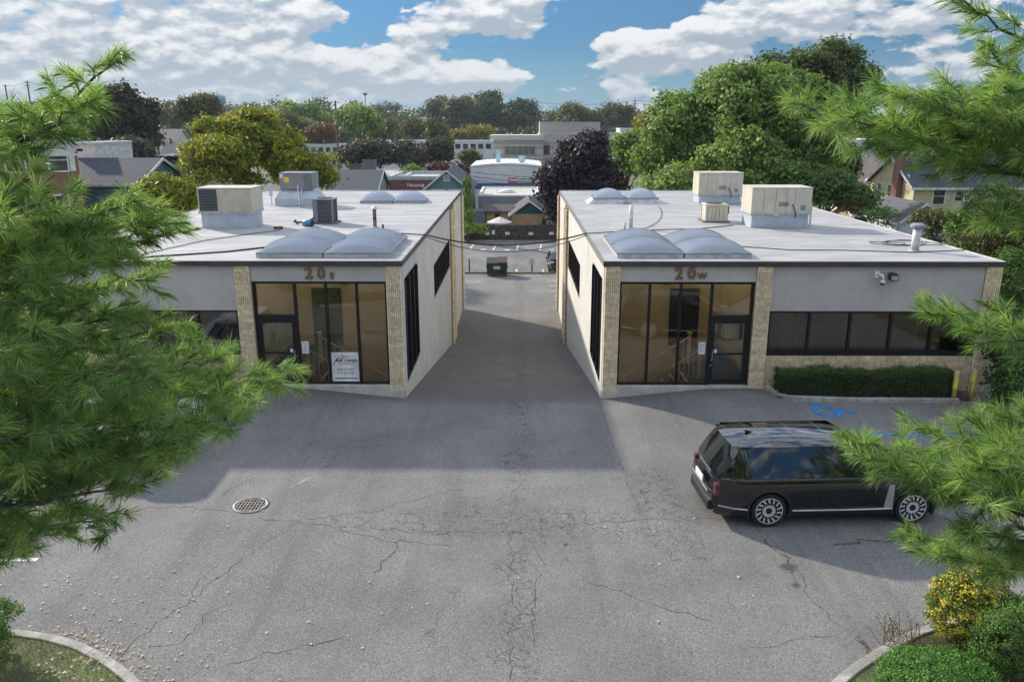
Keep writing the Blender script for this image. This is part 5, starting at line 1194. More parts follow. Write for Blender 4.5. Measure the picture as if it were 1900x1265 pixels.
    for px in (925, 945, 965): MB().box(xpx(px, D), xpx(px+12, D), D-1.6, D-1.5, zpx(309, D), zpx(297, D)).build('ground_window', mat('office_dark', (.08, .075, .075), .5), T)
    S = MB().box(xpx(1000, D+6), xpx(1109, D+6), D+6, D+16, z1-.2, zpx(226.5, D+6)).build('rooftop_screen', oc, T)
    for k in range(30): xx = xpx(1001+k*3.6, D+6); MB().box(xx, xx+.14, D+5.93, D+6, z1, zpx(227, D+6)).build('screen_rib', mat('office_band', (1, 1, 1)), S)
    for k in range(5): z = z1+.6+k*.75; MB().box(xpx(1000, D+6), xpx(1109, D+6), D+5.95, D+6.02, z, z+.10).build('screen_rail', MATS['office_band'], S)
    for px in (940, 947, 966): MB().box(xpx(px, D), xpx(px+2.5, D), D+5, D+6, zpx(253, D), zpx(247, D)).build('roof_vent', M_wtrim, T)
    # other far buildings
    for (p0, p1, t, bt, D, lab, c_) in [(845, 914, 264, 300, 240, 'white far building with dark windows left of the beige office', (.62, .64, .66)), (570, 636, 270, 300, 260, 'long low white warehouse behind the rust coloured tree', (.58, .58, .6)), (690, 720, 264, 290, 250, 'small white far building right of the utility pole', (.6, .6, .6)),
                                  (742, 790, 263, 285, 255, 'low far white building above the dark shrubs', (.6, .62, .64)), (272, 420, 297, 330, 120, 'long tan flat building behind the yellow tree', (.40, .31, .24)), (286, 312, 250, 285, 230, 'tall narrow white house left of the yellow tree', (.62, .63, .66)), (1145, 1210, 240, 300, 300, 'white far block glimpsed right of the purple tree', (.6, .6, .62)), (1590, 1620, 262, 290, 170, 'white far block under the right pine bough', (.6, .6, .62))]:
        T = flat('far_building', lab, xpx(p0, D), xpx(p1, D), D, D+12, HG(0, D), zpx(t, D), mat('far_wall_%d' % p0, c_, .8, var=.08, vscale=.3, stain=tuple(x*.7 for x in c_) + (.4,)), par=.4)
        n = max(1, int((p1-p0)/13))
        for k in range(n): win(T, 'x', xpx(p0+(p1-p0)*(k+.5)/n, D), zpx(t+ (9 if D < 200 else 11), D)-.2, 1.5, 1.4, D, -1, mid=False)
    D = 225; a, b = xpx(296, D), xpx(340, D); gable('far_house', 'white far house with a grey mansard roof left of the yellow tree', a, b, D, D+10, HG(0, D), zpx(262, D), zpx(241, D), 'x', M_wtrim, mat('far_brown', (.22, .19, .18), .8), .4)
    D = 200; a, b = xpx(312, D), xpx(350, D); gable('far_house', 'small far house with a dark roof below the mansard house', a, b, D, D+9, HG(0, D), zpx(285, D), zpx(268, D), 'x', M_wtrim, M_shbr, .4)
    D = 215; a, b = xpx(700, D), xpx(735, D); gable('far_house', 'grey roofed far house among the dark shrubs', a, b, D, D+10, HG(0, D), zpx(281, D), zpx(267, D), 'x', M_wtrim, M_shg, .4)
cbuild()

# poles, wires, tower
M_pole = mat('pole_wood', (.13, .10, .085), .9, var=.2, vscale=2)
def pole(px, top, D, label, arms=1, r=.16):
    x = xpx(px, D); z = HG(x, D); zt = zpx(top, D); T = thing('utility_pole', label, 'pole', (x, D, z))
    MB().tube([(x, D, z-.3), (x, D, zt)], [r*1.2, r*.8], 8).build('shaft', M_pole, T)
    for k in range(arms):
        za = zt-.5-k*1.1; MB().box(x-1.2, x+1.2, D-.07, D+.07, za-.07, za+.07).build('crossarm', M_pole, T)
        for q in (-1.1, -.6, .6, 1.1): MB().tube([(x+q, D, za+.07), (x+q, D, za+.28)], .05, 6).build('insulator', M_galv, T)
    return Vector((x, D, zt-.4))
A = pole(634, 187, 240, 'tall utility pole beside the rust coloured tree', 1, .3); B_ = pole(995, 188, 330, 'utility pole rising behind the left end of the rooftop screen', 2, .26); C_ = pole(1170, 185, 330, 'utility pole between the beige office and the big maple', 2, .26)
E_ = pole(308, 260, 130, 'utility pole in front of the long tan flat building', 1, .16); F_ = pole(868, 285, 150, 'thin utility pole right of the teal house roof', 1, .14); G_ = pole(794, 243, 230, 'short pale pole above the dark shrubs', 0, .2); H_ = pole(88, 150, 300, 'far utility pole on the skyline above the left pine', 2, .3); K_ = pole(48, 157, 300, 'smaller far pole on the skyline at the left edge', 1, .3)
pole(1668, 256, 78, 'utility pole with crossarms behind the brick chimney', 2, .14); pole(284, 248, 140, 'dark thin pole by the narrow white house', 0, .12)
for i, (a, b, sg_) in enumerate([(B_, C_, 1.2), (B_ - Vector((0, 0, 1.4)), C_ - Vector((0, 0, 1.6)), 1.4), (C_, C_ + Vector((60, 0, -1)), 1.2), (A, B_, 3.5), (A - Vector((0, 0, 2.5)), B_ - Vector((0, 0, 3.2)), 5), (A - Vector((0, 0, 6)), B_ - Vector((0, 0, 6)), 6), (A, A + Vector((-95, 20, 1)), 3), (A - Vector((0, 0, 5)), A + Vector((-95, 20, -5)), 3), (H_, K_, .5), (H_, H_ + Vector((45, 0, -6)), 1.5)]):
    names = ['upper wire from the screen pole to the maple pole', 'lower wire from the screen pole to the maple pole', 'wire running right from the maple pole', 'top wire from the tall pole to the screen pole', 'middle wire from the tall pole to the screen pole', 'lowest wire from the tall pole to the screen pole', 'top wire running left from the tall pole', 'low wire running left from the tall pole', 'wire between the two far left skyline poles', 'wire from the far left pole into the trees']
    hang('power_line', 'thin dark ' + names[i], [a, b], .045, mat('far_wire', (.06, .06, .07), .8), 'power lines', sg_, 4)
for i, (a, b) in enumerate([((865, 318), (1000, 330)), ((868, 326), (1000, 341)), ((870, 333), (945, 341))]):
    hang('service_wire', 'dark service wire crossing the white hall front, %s of three' % ['top', 'middle', 'lowest'][i], [PY(*a, 112), PY(*b, 112)], .035, M_cable, 'service wires before the white hall', .1, 4)
D = 420; x = xpx(688, D); T = thing('floodlight_mast', 'tall thin floodlight mast on the skyline', 'mast', (x, D, HG(x, D))); MB().tube([(x, D, HG(x, D)), (x, D, zpx(176, D))], .3, 8).build('mast', M_galv, T); MB().tube([(x, D, zpx(177, D)), (x, D, zpx(173.5, D))], [.7, 1.3], 12).build('lamp_ring', mat('mast_head', (.1, .1, .11), .6), T)
D = 900; x = xpx(425.5, D); T = thing('water_tower', 'pale blue water tower above the distant tree line', 'water tower', (x, D, HG(x, D))); mw = mat('tower_blue', (.12, .26, .34), .6); zt = zpx(176, D); zb = zpx(190, D)
MB().tube([(x, D, zb-6), (x, D, zb-2), (x, D, zb), (x, D, zt-2.2), (x, D, zt-.8), (x, D, zt-.1)], [2, 5.5, 7.2, 7.2, 5.5, 1], 24).build('tank', mw, T, smooth=True); MB().tube([(x, D, HG(x, D)-1), (x, D, zb-5)], [3, 2], 16).build('stem', mw, T)
# ------------------------------------------------------------------ vegetation
M_bark = mat('bark_grey', (.085, .068, .055), .95, var=.3, vscale=5, bump=.7, bscale=18); M_bark2 = mat('bark_pine', (.10, .085, .075), .9, var=.3, vscale=25, bump=.6, bscale=60)
L_maple = leaf_mat('maple_leaf', (.05, .11, .028), (.29, .40, .10), (.42, .49, .13), acc=.86); L_oak = leaf_mat('oak_leaf', (.034, .058, .02), (.15, .19, .055), (.22, .19, .05), acc=.9)
L_locust = leaf_mat('locust_leaf', (.06, .105, .014), (.31, .34, .035), (.50, .36, .025), acc=.74, trans=.4); L_purple = leaf_mat('purple_leaf', (.016, .013, .017), (.075, .05, .066), (.18, .08, .07), acc=.9, trans=.2)
L_green = leaf_mat('shrub_leaf', (.032, .075, .018), (.16, .27, .06)); L_dk = leaf_mat('dark_tree_leaf', (.022, .028, .014), (.075, .07, .032)); L_far = leaf_mat('far_leaf', (.03, .055, .028), (.11, .145, .052), (.2, .165, .045), acc=.88, trans=.2)
L_olive = leaf_mat('olive_leaf', (.04, .05, .018), (.16, .16, .05)); L_yel = leaf_mat('yellow_leaf', (.09, .10, .015), (.33, .29, .05)); L_rust = leaf_mat('rust_leaf', (.07, .04, .02), (.26, .12, .045)); L_mar = leaf_mat('maroon_leaf', (.03, .012, .016), (.12, .04, .05)); L_grey = leaf_mat('greyish_leaf', (.03, .038, .028), (.11, .105, .075), (.17, .11, .09), acc=.88)
L_hedge = leaf_mat('hedge_leaf', (.014, .035, .010), (.10, .17, .045), trans=.2); L_vari = leaf_mat('variegated_leaf', (.02, .06, .010), (.15, .24, .045), (.72, .58, .06), acc=.56, trans=.25); L_box = leaf_mat('boxwood_leaf', (.03, .08, .018), (.17, .30, .06), (.26, .38, .09), acc=.85, trans=.25); L_yew = leaf_mat('yew_leaf', (.035, .11, .02), (.16, .33, .06), (.28, .44, .10), acc=.9, trans=.25)
L_need = leaf_mat('pine_needle', (.12, .23, .10), (.34, .48, .175), (.53, .59, .26), acc=.80, trans=.46, rough=.42)

def tree(name, label, px, py, rx, ry, D, mt, n, leaf, k=10, depth=None, lobes=None, group=None, trunk=.25, cat='tree', base=None, inner=.6, bark=M_bark):
    c = PY(px, py, D); s = D/F_PX
    R = (rx*s, (depth or rx*.85)*s, ry*s*1.02)
    lb = subs(c, R, k) if lobes is None else []
    if lobes:
        for (lx, ly, lr, lh, dd) in lobes: q = PY(lx, ly, D+dd); lb += subs(q, (lr*s, lr*s*.9, lh*s), max(3, k//2), .6, .5)
    bx_, by_ = (c.x, D) if base is None else base
    z = HG(bx_, by_); T = thing(name, label, cat, (bx_, by_, z), group)
    limbs((bx_, by_, z), [(np.array(a), b) for a, b in lb], trunk, bark, T)
    pos, nr, sz, ti = crown(lb, n, leaf, inner=inner); leaves('crown', pos, nr, sz, ti, mt, T); return T
# the near trees
tree('maple_tree', 'broad green maple at the left of the tall clump behind 20 W', 1275, 285, 90, 130, 66, L_maple, 30000, .34, 12, lobes=[(1235, 300, 55, 90, 0), (1300, 250, 85, 95, 0), (1265, 350, 90, 55, -3), (1320, 190, 55, 55, 2)], trunk=.35)
tree('maple_tree', 'large bright green maple in the middle of the clump behind 20 W', 1410, 265, 120, 130, 62, L_maple, 38000, .33, 14, lobes=[(1385, 230, 85, 85, 0), (1450, 270, 95, 95, 0), (1380, 320, 80, 70, -3), (1500, 300, 70, 60, 1), (1430, 180, 80, 50, 2)], trunk=.4)
tree('oak_tree', 'tall dark oak whose top rises highest above the right roof', 1505, 165, 110, 85, 84, L_oak, 30000, .38, 14, lobes=[(1480, 130, 70, 50, 0), (1540, 125, 60, 45, 2), (1460, 180, 70, 60, 0), (1560, 190, 60, 60, 0), (1590, 150, 34, 28, 0), (1520, 230, 90, 60, 0)], trunk=.45)
tree('small_tree', 'bushy green tree low beside the cream house', 1525, 360, 78, 45, 57, L_green, 14000, .28, 9, trunk=.18)
tree('dark_tree', 'dark tree filling the gap behind the right maple', 1548, 320, 36, 60, 72, L_oak, 6000, .36, 8, trunk=.2)
tree('purple_tree', 'dark purple leaved maple between the two roofs', 1075, 335, 70, 82, 74, L_purple, 22000, .36, 12, lobes=[(1085, 295, 52, 46, 0), (1062, 345, 48, 58, 0), (1115, 350, 36, 60, 0), (1028, 372, 22, 46, -2), (1038, 408, 18, 30, -3)], trunk=.3)
tree('locust_tree', 'large yellow green locust tree behind the left roof', 470, 285, 140, 85, 68, L_locust, 34000, .30, 16, lobes=[(430, 255, 70, 48, 0), (490, 270, 75, 55, 2), (540, 320, 70, 45, 0), (400, 320, 80, 55, -3), (590, 335, 40, 35, 2), (460, 225, 45, 25, 2)], trunk=.32)
tree('small_locust', 'low yellowing tree beyond the left edge of the 20 E roof', 318, 375, 52, 48, 47, L_locust, 11000, .24, 9, trunk=.15)
tree('brown_tree', 'dark brownish rounded tree behind the left pine', 226, 240, 66, 62, 130, L_dk, 13000, .6, 10, trunk=.5)
tree('small_tree', 'greyish shrub like tree below the brown tree', 232, 285, 38, 25, 95, L_grey, 4500, .4, 6, trunk=.15); tree('small_tree', 'small greyish tree beside the long tan building', 262, 300, 20, 28, 90, L_grey, 3000, .36, 6, trunk=.12)
tree('small_tree', 'green tree between the purple tree and the big maple', 1165, 300, 36, 58, 100, L_maple, 9000, .45, 8, trunk=.2); tree('yellow_tree', 'pale yellow leaved tree left of the big maple', 1215, 240, 32, 34, 120, L_yel, 6000, .5, 7, trunk=.2)
tree('small_tree', 'low dark tree right behind the dark shrubs above the brick shop', 655, 290, 40, 24, 150, L_grey, 5000, .6, 7, trunk=.2)
tree('small_tree', 'greyish tree in front of the warehouse', 705, 292, 36, 28, 150, L_grey, 5000, .6, 7, trunk=.2); tree('small_tree', 'rounded dark green tree left of the white hall', 812, 285, 34, 30, 155, L_grey, 5000, .6, 7, trunk=.2); tree('small_tree', 'reddish grey tree behind the teal house roof', 762, 295, 36, 26, 150, L_grey, 4500, .6, 7, trunk=.2); tree('small_tree', 'small round dark green tree below the white far building', 876, 298, 18, 16, 145, L_oak, 2500, .5, 5, trunk=.15)
tree('maroon_tree', 'low maroon leaved tree behind the teal house ridge', 830, 322, 45, 18, 130, L_mar, 4500, .5, 6, trunk=.15); tree('small_tree', 'small bright green tree beside the tan block', 765, 322, 14, 12, 118, L_maple, 1500, .4, 4, trunk=.1)
tree('rust_tree', 'rounded rust coloured tree left of the tall utility pole', 596, 252, 26, 20, 270, L_rust, 4500, .9, 7, trunk=.4); tree('green_tree', 'spreading green tree right of the tall utility pole', 668, 232, 38, 30, 240, L_maple, 6000, .9, 9, trunk=.5)
tree('pale_tree', 'yellowish tree beside the spreading green one', 710, 245, 22, 26, 290, L_olive, 3500, .95, 7, trunk=.4); tree('pale_tree', 'pale olive tree above the low white buildings', 768, 245, 22, 20, 310, L_olive, 3000, 1.0, 7, trunk=.4); tree('pale_tree', 'yellow olive tree above the white far building', 808, 250, 18, 22, 290, L_olive, 2800, .95, 6, trunk=.4)
tree('tall_tree', 'tall feathery tree standing above the skyline left of centre', 815, 215, 22, 34, 430, L_far, 2600, 1.5, 8, trunk=.6, inner=.3); tree('tall_tree', 'tall broad olive tree on the skyline left of centre', 855, 222, 32, 42, 420, L_olive, 6000, 1.4, 10, trunk=.7); tree('tall_tree', 'dark rounded tree on the skyline left of the screen pole', 915, 220, 30, 38, 430, L_far, 6000, 1.4, 10, trunk=.7); tree('tall_tree', 'dark oak on the skyline touching the screen pole', 970, 225, 30, 34, 420, L_far, 6000, 1.4, 10, trunk=.7)
tree('pale_tree', 'yellowish tree by the left end of the beige office', 884, 250, 26, 14, 300, L_yel, 2600, .9, 6, trunk=.4); tree('pale_tree', 'small yellow tree right of the white warehouse', 850, 256, 14, 10, 300, L_yel, 1400, .9, 5, trunk=.3)
tree('green_tree', 'bright green tree over the rooftop screen', 1075, 218, 42, 22, 400, L_olive, 5000, 1.3, 9, trunk=.6); tree('green_tree', 'rounded tree behind the right end of the rooftop screen', 1140, 222, 40, 22, 420, L_olive, 5000, 1.3, 9, trunk=.6)
tree('green_tree', 'green tree rising left of the yellow locust', 372, 215, 42, 34, 220, L_olive, 6000, .8, 9, trunk=.5); tree('green_tree', 'dark green tree above the mansard house', 318, 218, 30, 24, 330, L_far, 4500, 1.1, 8, trunk=.5); tree('green_tree', 'rounded green tree behind the locust crown', 560, 220, 40, 26, 330, L_maple, 5500, 1.1, 9, trunk=.5); tree('green_tree', 'low olive tree right of the locust crown', 540, 240, 30, 22, 260, L_olive, 4000, .9, 8, trunk=.4); tree('green_tree', 'small green tree left of the rust coloured one', 572, 240, 22, 14, 280, L_maple, 2500, .9, 6, trunk=.3)
tree('green_tree', 'dark tree behind the brick chimney', 1660, 290, 60, 36, 150, L_oak, 6000, .6, 9, trunk=.3); tree('green_tree', 'green tree closing the view above the cream house', 1760, 250, 70, 40, 190, L_oak, 6000, .8, 9, trunk=.4)
# the wooded ridge on the horizon
def ridge():
    P, N_, S, Tn = [], [], [], []
    for (D, top0, amp, n, lf, cnt) in [(360, 228, 5, 70, 1.5, 700), (520, 206, 5, 90, 2.0, 560), (720, 196, 6, 95, 2.6, 460)]:
        for k in range(n):
            px = -450 + 2900*(k + RNG.uniform(-.4, .4))/n
            side = 0 if px < 760 else 10 + (px-760)*.012
            t = top0 + side + RNG.normal()*amp - (6*math.exp(-((px-120)/260)**2))
            ry = RNG.uniform(16, 30)*420/D + 6; d = D + RNG.uniform(-25, 25); c = PY(px, t + ry, d); s = d/F_PX
            lb = subs(c, (RNG.uniform(20, 36)*s*(1.2 if D < 400 else .9), 18*s, ry*s), 6); p, nr, sz, ti = crown(lb, cnt, lf)
            P.append(p); N_.append(nr); S.append(sz); Tn.append(np.clip(ti*.7 + RNG.uniform(0, .3), 0, 1))
            zt = HG(c.x, d)                      # fill below the crown
            q = np.stack([RNG.uniform(c.x-26*s, c.x+26*s, 160), RNG.uniform(d-8, d+8, 160), zt + (c.z-zt)*RNG.uniform(0, 1, 160)], 1)
            P.append(q); N_.append(unit(RNG.normal(size=(160, 3)) + np.array([0, -1, .3]))); S.append(np.full(160, lf*1.5)); Tn.append(RNG.uniform(0, .5, 160))
    o = leaves('wooded_ridge', np.concatenate(P), np.concatenate(N_), np.concatenate(S), np.concatenate(Tn), L_far); tag(o, 'dark wooded ridge along the whole horizon', 'woods', kind='stuff')
ridge()

# shrubs
def shrub(name, label, c, R, mt, n, leaf, k=7, group=None, stem=True, flat_=-.45, per=14):
    z = HG(c[0], c[1]) if c[2] is None else c[2]; ctr = (c[0], c[1], z + R[2]*.82); T = thing(name, label, 'shrub', (c[0], c[1], z), group)
    lb = subs(ctr, R, k, .36, .62, flat_); lb.append((np.array((c[0], c[1], z + R[2]*.45)), np.array(R)*np.array((.86, .86, .5)))); pos, nr, sz, ti = crown(lb, n, leaf, per=per, inner=.72); pos[:, 2] = np.maximum(pos[:, 2], z+.02); leaves('foliage', pos, nr, sz, ti, mt, T)
    mb = MB()
    for q in range(6): e = np.array(lb[min(q, len(lb)-1)][0]); mb.tube([(c[0]+random.uniform(-.06, .06), c[1]+random.uniform(-.06, .06), z-.05), tuple((np.array((c[0], c[1], z)) + e)/2 + np.array([0, 0, .05])), tuple(e)], [.03*R[0], .022*R[0], .008*R[0]], 5)
    mb.build('stems', M_bark, T); return T
def on(px, py): p = PZ(px, py, .1); return p
p = on(1800, 1215); shrub('variegated_shrub', 'rounded shrub with yellow variegated leaves at the bottom right', (p.x+.15, p.y+.35, .1), (.70, .62, .76), L_vari, 34000, .036, 9, per=26)
p = on(1885, 1262); shrub('boxwood_shrub', 'dense round green shrub at the bottom right corner', (p.x+.25, p.y+.25, .1), (.78, .66, .74), L_box, 26000, .034, 9)
p = PZ(1720, 1262, .4); shrub('spreading_yew', 'low spreading bright green yew at the bottom right edge', (p.x, p.y-.15, .1), (1.0, .8, .40), L_yew, 30000, .034, 12)
p = on(-10, 1230); shrub('boxwood_shrub', 'dark green clipped shrub at the bottom left edge', (p.x-.2, p.y, .1), (.58, .6, .66), L_box, 22000, .034, 8)
p = on(1670, 1185)
T = thing('dry_weed', 'dry brown seed headed weeds leaning over the bottom right kerb', 'weed', (p.x, p.y, .05))
mb = MB(); ps = []
for k in range(26):
    b = Vector((p.x + random.uniform(-.4, .3), p.y-.15 + random.uniform(-.15, .15), .02)); e = b + Vector((random.uniform(-.35, .15), random.uniform(-.2, .2), random.uniform(.3, .62))); mb.tube([b, b.lerp(e, .6) + Vector((0, 0, .05)), e], [.007, .005, .003], 4)
    for q in range(16): f = random.uniform(.4, 1.05); ps.append(b.lerp(e, f) + Vector((random.gauss(0, .03), random.gauss(0, .03), random.gauss(0, .03))))
mb.build('stalks', mat('weed_stalk', (.16, .11, .07), .9), T); ps = np.array(ps); sh_ = leaves('seed_heads', ps, RNG.normal(size=ps.shape), np.full(len(ps), .035), RNG.uniform(0, 1, len(ps)), leaf_mat('seed_leaf', (.10, .07, .045), (.26, .20, .12)), T); tag(sh_, kind='stuff')
# hedge: clipped box of small leaves
def hedge(name, label, x0, x1, y0, y1, z0, z1, n):
    T = thing(name, label, 'hedge', ((x0+x1)/2, (y0+y1)/2, z0)); u = RNG.uniform(0, 1, (n, 3)); nr = np.zeros((n, 3)); f = RNG.choice(4, n, p=[.42, .40, .09, .09])
    u[f == 0, 1] = 0; nr[f == 0, 1] = -1; u[f == 1, 2] = 1; nr[f == 1, 2] = 1; u[f == 2, 0] = 0; nr[f == 2, 0] = -1; u[f == 3, 0] = 1; nr[f == 3, 0] = 1
    pos = np.stack([x0+(x1-x0)*u[:, 0], y0+(y1-y0)*u[:, 1], z0+(z1-z0)*u[:, 2]], 1)
    wob = .06*np.sin(pos[:, 0]*2.1) + .03*np.sin(pos[:, 0]*5.3+1) + .02*np.sin(pos[:, 0]*11); pos += nr*wob[:, None] + RNG.normal(size=(n, 3))*.035 - nr*np.abs(RNG.normal(size=(n, 1)))*.05 + nr*(RNG.uniform(0, 1, (n, 1)) > .97)*.07
    e = (u[:, 2] > .9) & (f != 1); pos[e, 1] += .05
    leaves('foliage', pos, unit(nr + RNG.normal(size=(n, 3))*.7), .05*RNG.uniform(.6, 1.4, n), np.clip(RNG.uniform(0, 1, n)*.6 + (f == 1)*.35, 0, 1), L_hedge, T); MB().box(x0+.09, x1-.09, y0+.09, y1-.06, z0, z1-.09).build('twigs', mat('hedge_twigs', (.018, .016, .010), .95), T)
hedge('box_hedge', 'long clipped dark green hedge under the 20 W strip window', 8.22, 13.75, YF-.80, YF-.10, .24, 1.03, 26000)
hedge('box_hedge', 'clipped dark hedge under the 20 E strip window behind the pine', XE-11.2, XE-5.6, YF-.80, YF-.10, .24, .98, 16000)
# growth along the right side of 20 W
for (px, py, D, rx, ry, n, mt, lab) in [(1868, 640, 23.4, 62, 90, 8000, L_hedge, 'tall dark viny shrub at the right end of the 20 W front'), (1850, 720, 22.9, 40, 40, 5000, L_green, 'small green shrub at the foot of the dark viny shrub'), (1880, 520, 28, 60, 70, 7000, L_green, 'green shrub rising above the 20 W right corner'), (1860, 440, 36, 70, 60, 8000, L_olive, 'yellowish green bush beyond the 20 W right roof edge'), (1790, 425, 41, 50, 36, 6000, L_green, 'bright green bush below the white shed'), (1735, 408, 46, 40, 26, 5000, L_olive, 'low olive bush under the white shed gable'), (1640, 402, 52, 36, 14, 2600, L_green, 'low green bush behind the roof edge left of the white shed'), (1850, 380, 52, 60, 46, 7000, L_green, 'leafy bush hiding the right end of the cream house'), (1600, 385, 55, 30, 16, 2400, L_olive, 'small olive bush at the right maple foot')]:
    c = PY(px, py, D); s = D/F_PX; z = HG(c.x, D); R = (rx*s, rx*s*.8, max(ry*s, .4)); T = thing('side_shrub', lab, 'shrub', (c.x, D, z)); lb = subs(c, R, 8, .55, .52, -.9)
    low = np.array((c.x, D, (z + c.z)/2)); lb.append((low, np.array((R[0]*.8, R[1]*.8, max(.3, (c.z-z)*.55)))))
    pos, nr, sz, ti = crown(lb, n, .16 if D > 30 else .11, per=18); keep = pos[:, 0] > XW + BW + .15 if D > YF else pos[:, 0] > 14.55; pos, nr, sz, ti = pos[keep], nr[keep], sz[keep], ti[keep]; leaves('foliage', pos, nr, sz, ti, mt, T); limbs((max(c.x, XW+BW+.5), D, z), [(np.array((max(c.x, XW+BW+.5), D, c.z)), R)] + lb[1:3], .06, M_bark, T, 3, 'stems')
# vine covered pole by the fence
vx, vy = xpx(868, 83.2), 83.2; zb, zt = HG(0, 83.2), zpx(328, 83.2); T = thing('vine_pole', 'pole wrapped in bright green vine at the left end of the fence', 'pole', (vx, vy, zb)); MB().tube([(vx, vy, zb-.1), (vx, vy, zt+.3)], [.14, .1], 8).build('pole', M_pole, T)
n = 5200; h = RNG.uniform(0, 1, n)**1.1; rad = np.where(h < .16, 1.5, (.80-.42*h)*(1+.35*np.sin(h*23)+.2*np.sin(h*51)))*RNG.uniform(.4, 1.1, n); a = RNG.uniform(0, 6.28, n); pos = np.stack([vx + rad*np.cos(a) + np.where(h < .16, .8*RNG.uniform(0, 1, n), 0), vy + rad*np.sin(a)*.6 - .1, zb + 1.0 + (zt-zb-1.0)*h], 1); leaves('vine', pos, np.stack([np.cos(a), np.sin(a)-.3, RNG.uniform(-.2, .8, n)], 1), .2*RNG.uniform(.6, 1.4, n), RNG.uniform(0, 1, n), L_maple, T)

# ------------------------------------------------------------------ the two white pines beside the camera
def pine(name, label, trunk_xy, ztop, branches, needles, gseed):
    rng = np.random.default_rng(gseed); z0 = .08; T = thing(name, label, 'pine tree', (trunk_xy[0], trunk_xy[1], z0)); tk = MB()
    tx_, ty_ = trunk_xy; tk.tube([(tx_, ty_, z0-.2), (tx_, ty_, .6), (tx_+.05, ty_, 4), (tx_, ty_+.04, 8), (tx_, ty_, ztop)], [.24, .20, .16, .09, .02], 14); tk.smooth = True; tk.build('trunk', M_bark2, T)
    tips, dirs, thick = [], [], MB()
    def tuft(p, d): tips.append(p); dirs.append(d/np.linalg.norm(d))
    for (b, e, dens, spread) in branches:
        b, e = np.array(b, float), np.array(e, float); L = np.linalg.norm(e-b); up = np.array([0, 0, 1.])
        pts = []
        n = max(6, int(L/.10)); mainr = .009 + .010*L
        for i in range(n+1): t = i/n; pts.append(b + (e-b)*t + up*(-.05*L*math.sin(t*math.pi)) + rng.normal(size=3)*.012)
        if not (abs(b[0]-tx_) < .05 and abs(b[1]-ty_) < .05):   # the limb that carries this bough from the trunk
            s0 = np.array([tx_, ty_, b[2] - .12 - .22*abs(b[0]-tx_)]); thick.tube([tuple(s0), tuple(s0 + (b-s0)*.5 - up*.05), tuple(b), tuple(pts[1])], [mainr*1.5, mainr*1.25, mainr, mainr*.9], 7)
        thick.tube([tuple(p) for p in pts], [mainr*(1-.8*i/n) for i in range(n+1)], 6)
        d = (e-b)/L; sidev = np.cross(d, up); sidev /= np.linalg.norm(sidev); upv = np.cross(sidev, d)
        for i in range(1, n+1):
            t = i/n; p = pts[i]
            if t < .12: continue
            for s in ((-1, 1) if rng.random() < dens else (rng.choice([-1, 1]),)):
                tl = spread*(0.35 + .75*min(1, (1-t)*2.2 + .12))*rng.uniform(.6, 1.2); ang = rng.uniform(.5, .95)
                dv = d*math.cos(ang) + sidev*s*math.sin(ang)*1.0 + upv*rng.normal(.08, .38); dv /= np.linalg.norm(dv)
                q = p + dv*tl + np.array([0, 0, .05*tl]); thick.tube([tuple(p), tuple((p+q)/2 - up*.01), tuple(q)], [.0042, .0032, .0018], 4)
                m = max(1, int(tl/.085))
                for j in range(m):
                    f = (j+1)/m; r = p + (q-p)*f; dd = dv + rng.normal(size=3)*.28 + np.array([0, 0, .12])
                    tuft(r, dd)
                    if j < m-1 or rng.random() < .7:
                        sv = np.cross(dv, up); sv /= np.linalg.norm(sv)+1e-9; ss = rng.choice([-1, 1]); d2 = dv*.75 + sv*ss*.8 + rng.normal(size=3)*.3 + np.array([0, 0, .1]); d2 /= np.linalg.norm(d2); l2 = rng.uniform(.06, .15); r2 = r + d2*l2
                        thick.tube([tuple(r), tuple(r2)], [.0028, .0015], 4); tuft(r2, d2)
        tuft(pts[-1], d + np.array([0, 0, .1])); tuft(pts[-1] - d*.06, d + rng.normal(size=3)*.4)
    thick.smooth = True; thick.build('branches', M_bark2, T)
    tips = np.array(tips); dirs = np.array(dirs); K = len(tips); n = K*needles
    i = np.repeat(np.arange(K), needles); d = dirs[i]; r = rng.normal(size=(n, 3)); r -= d*(r*d).sum(1, keepdims=True); r = unit(r)
    al = rng.uniform(.22, 1.15, (n, 1)); back = rng.uniform(0, .075, (n, 1)); base = tips[i] - d*back
    ln = rng.uniform(.088, .130, (n, 1))*(.85 + .3*rng.random((K, 1))[i]); nd = unit(d*np.cos(al) + r*np.sin(al)); mid = base + nd*ln*.55; g = np.array([0, 0, -1.]); end = mid + unit(nd + g*rng.uniform(.15, .5, (n, 1)))*ln*.45
    w = unit(np.cross(nd, rng.normal(size=(n, 3))))*.0015
    V = np.stack([base - w, base + w, mid + w*.9, end, mid - w*.9], 1).reshape(-1, 3); tint = np.clip(rng.uniform(0, 1, K)[i]*.5 + rng.uniform(0, .45, n) + rng.choice([0, .08], n), 0, 1)
    put('needles', fast_mesh('needles', V, 5, n, tint), L_need, T); print(name, K, 'tufts', n, 'needles')
def br(b, e, dens=.6, spread=.34): return (tuple(PY(*b)), tuple(PY(*e)), dens, spread)
LT, RT = (-4.75, 5.0), (4.95, 5.3)
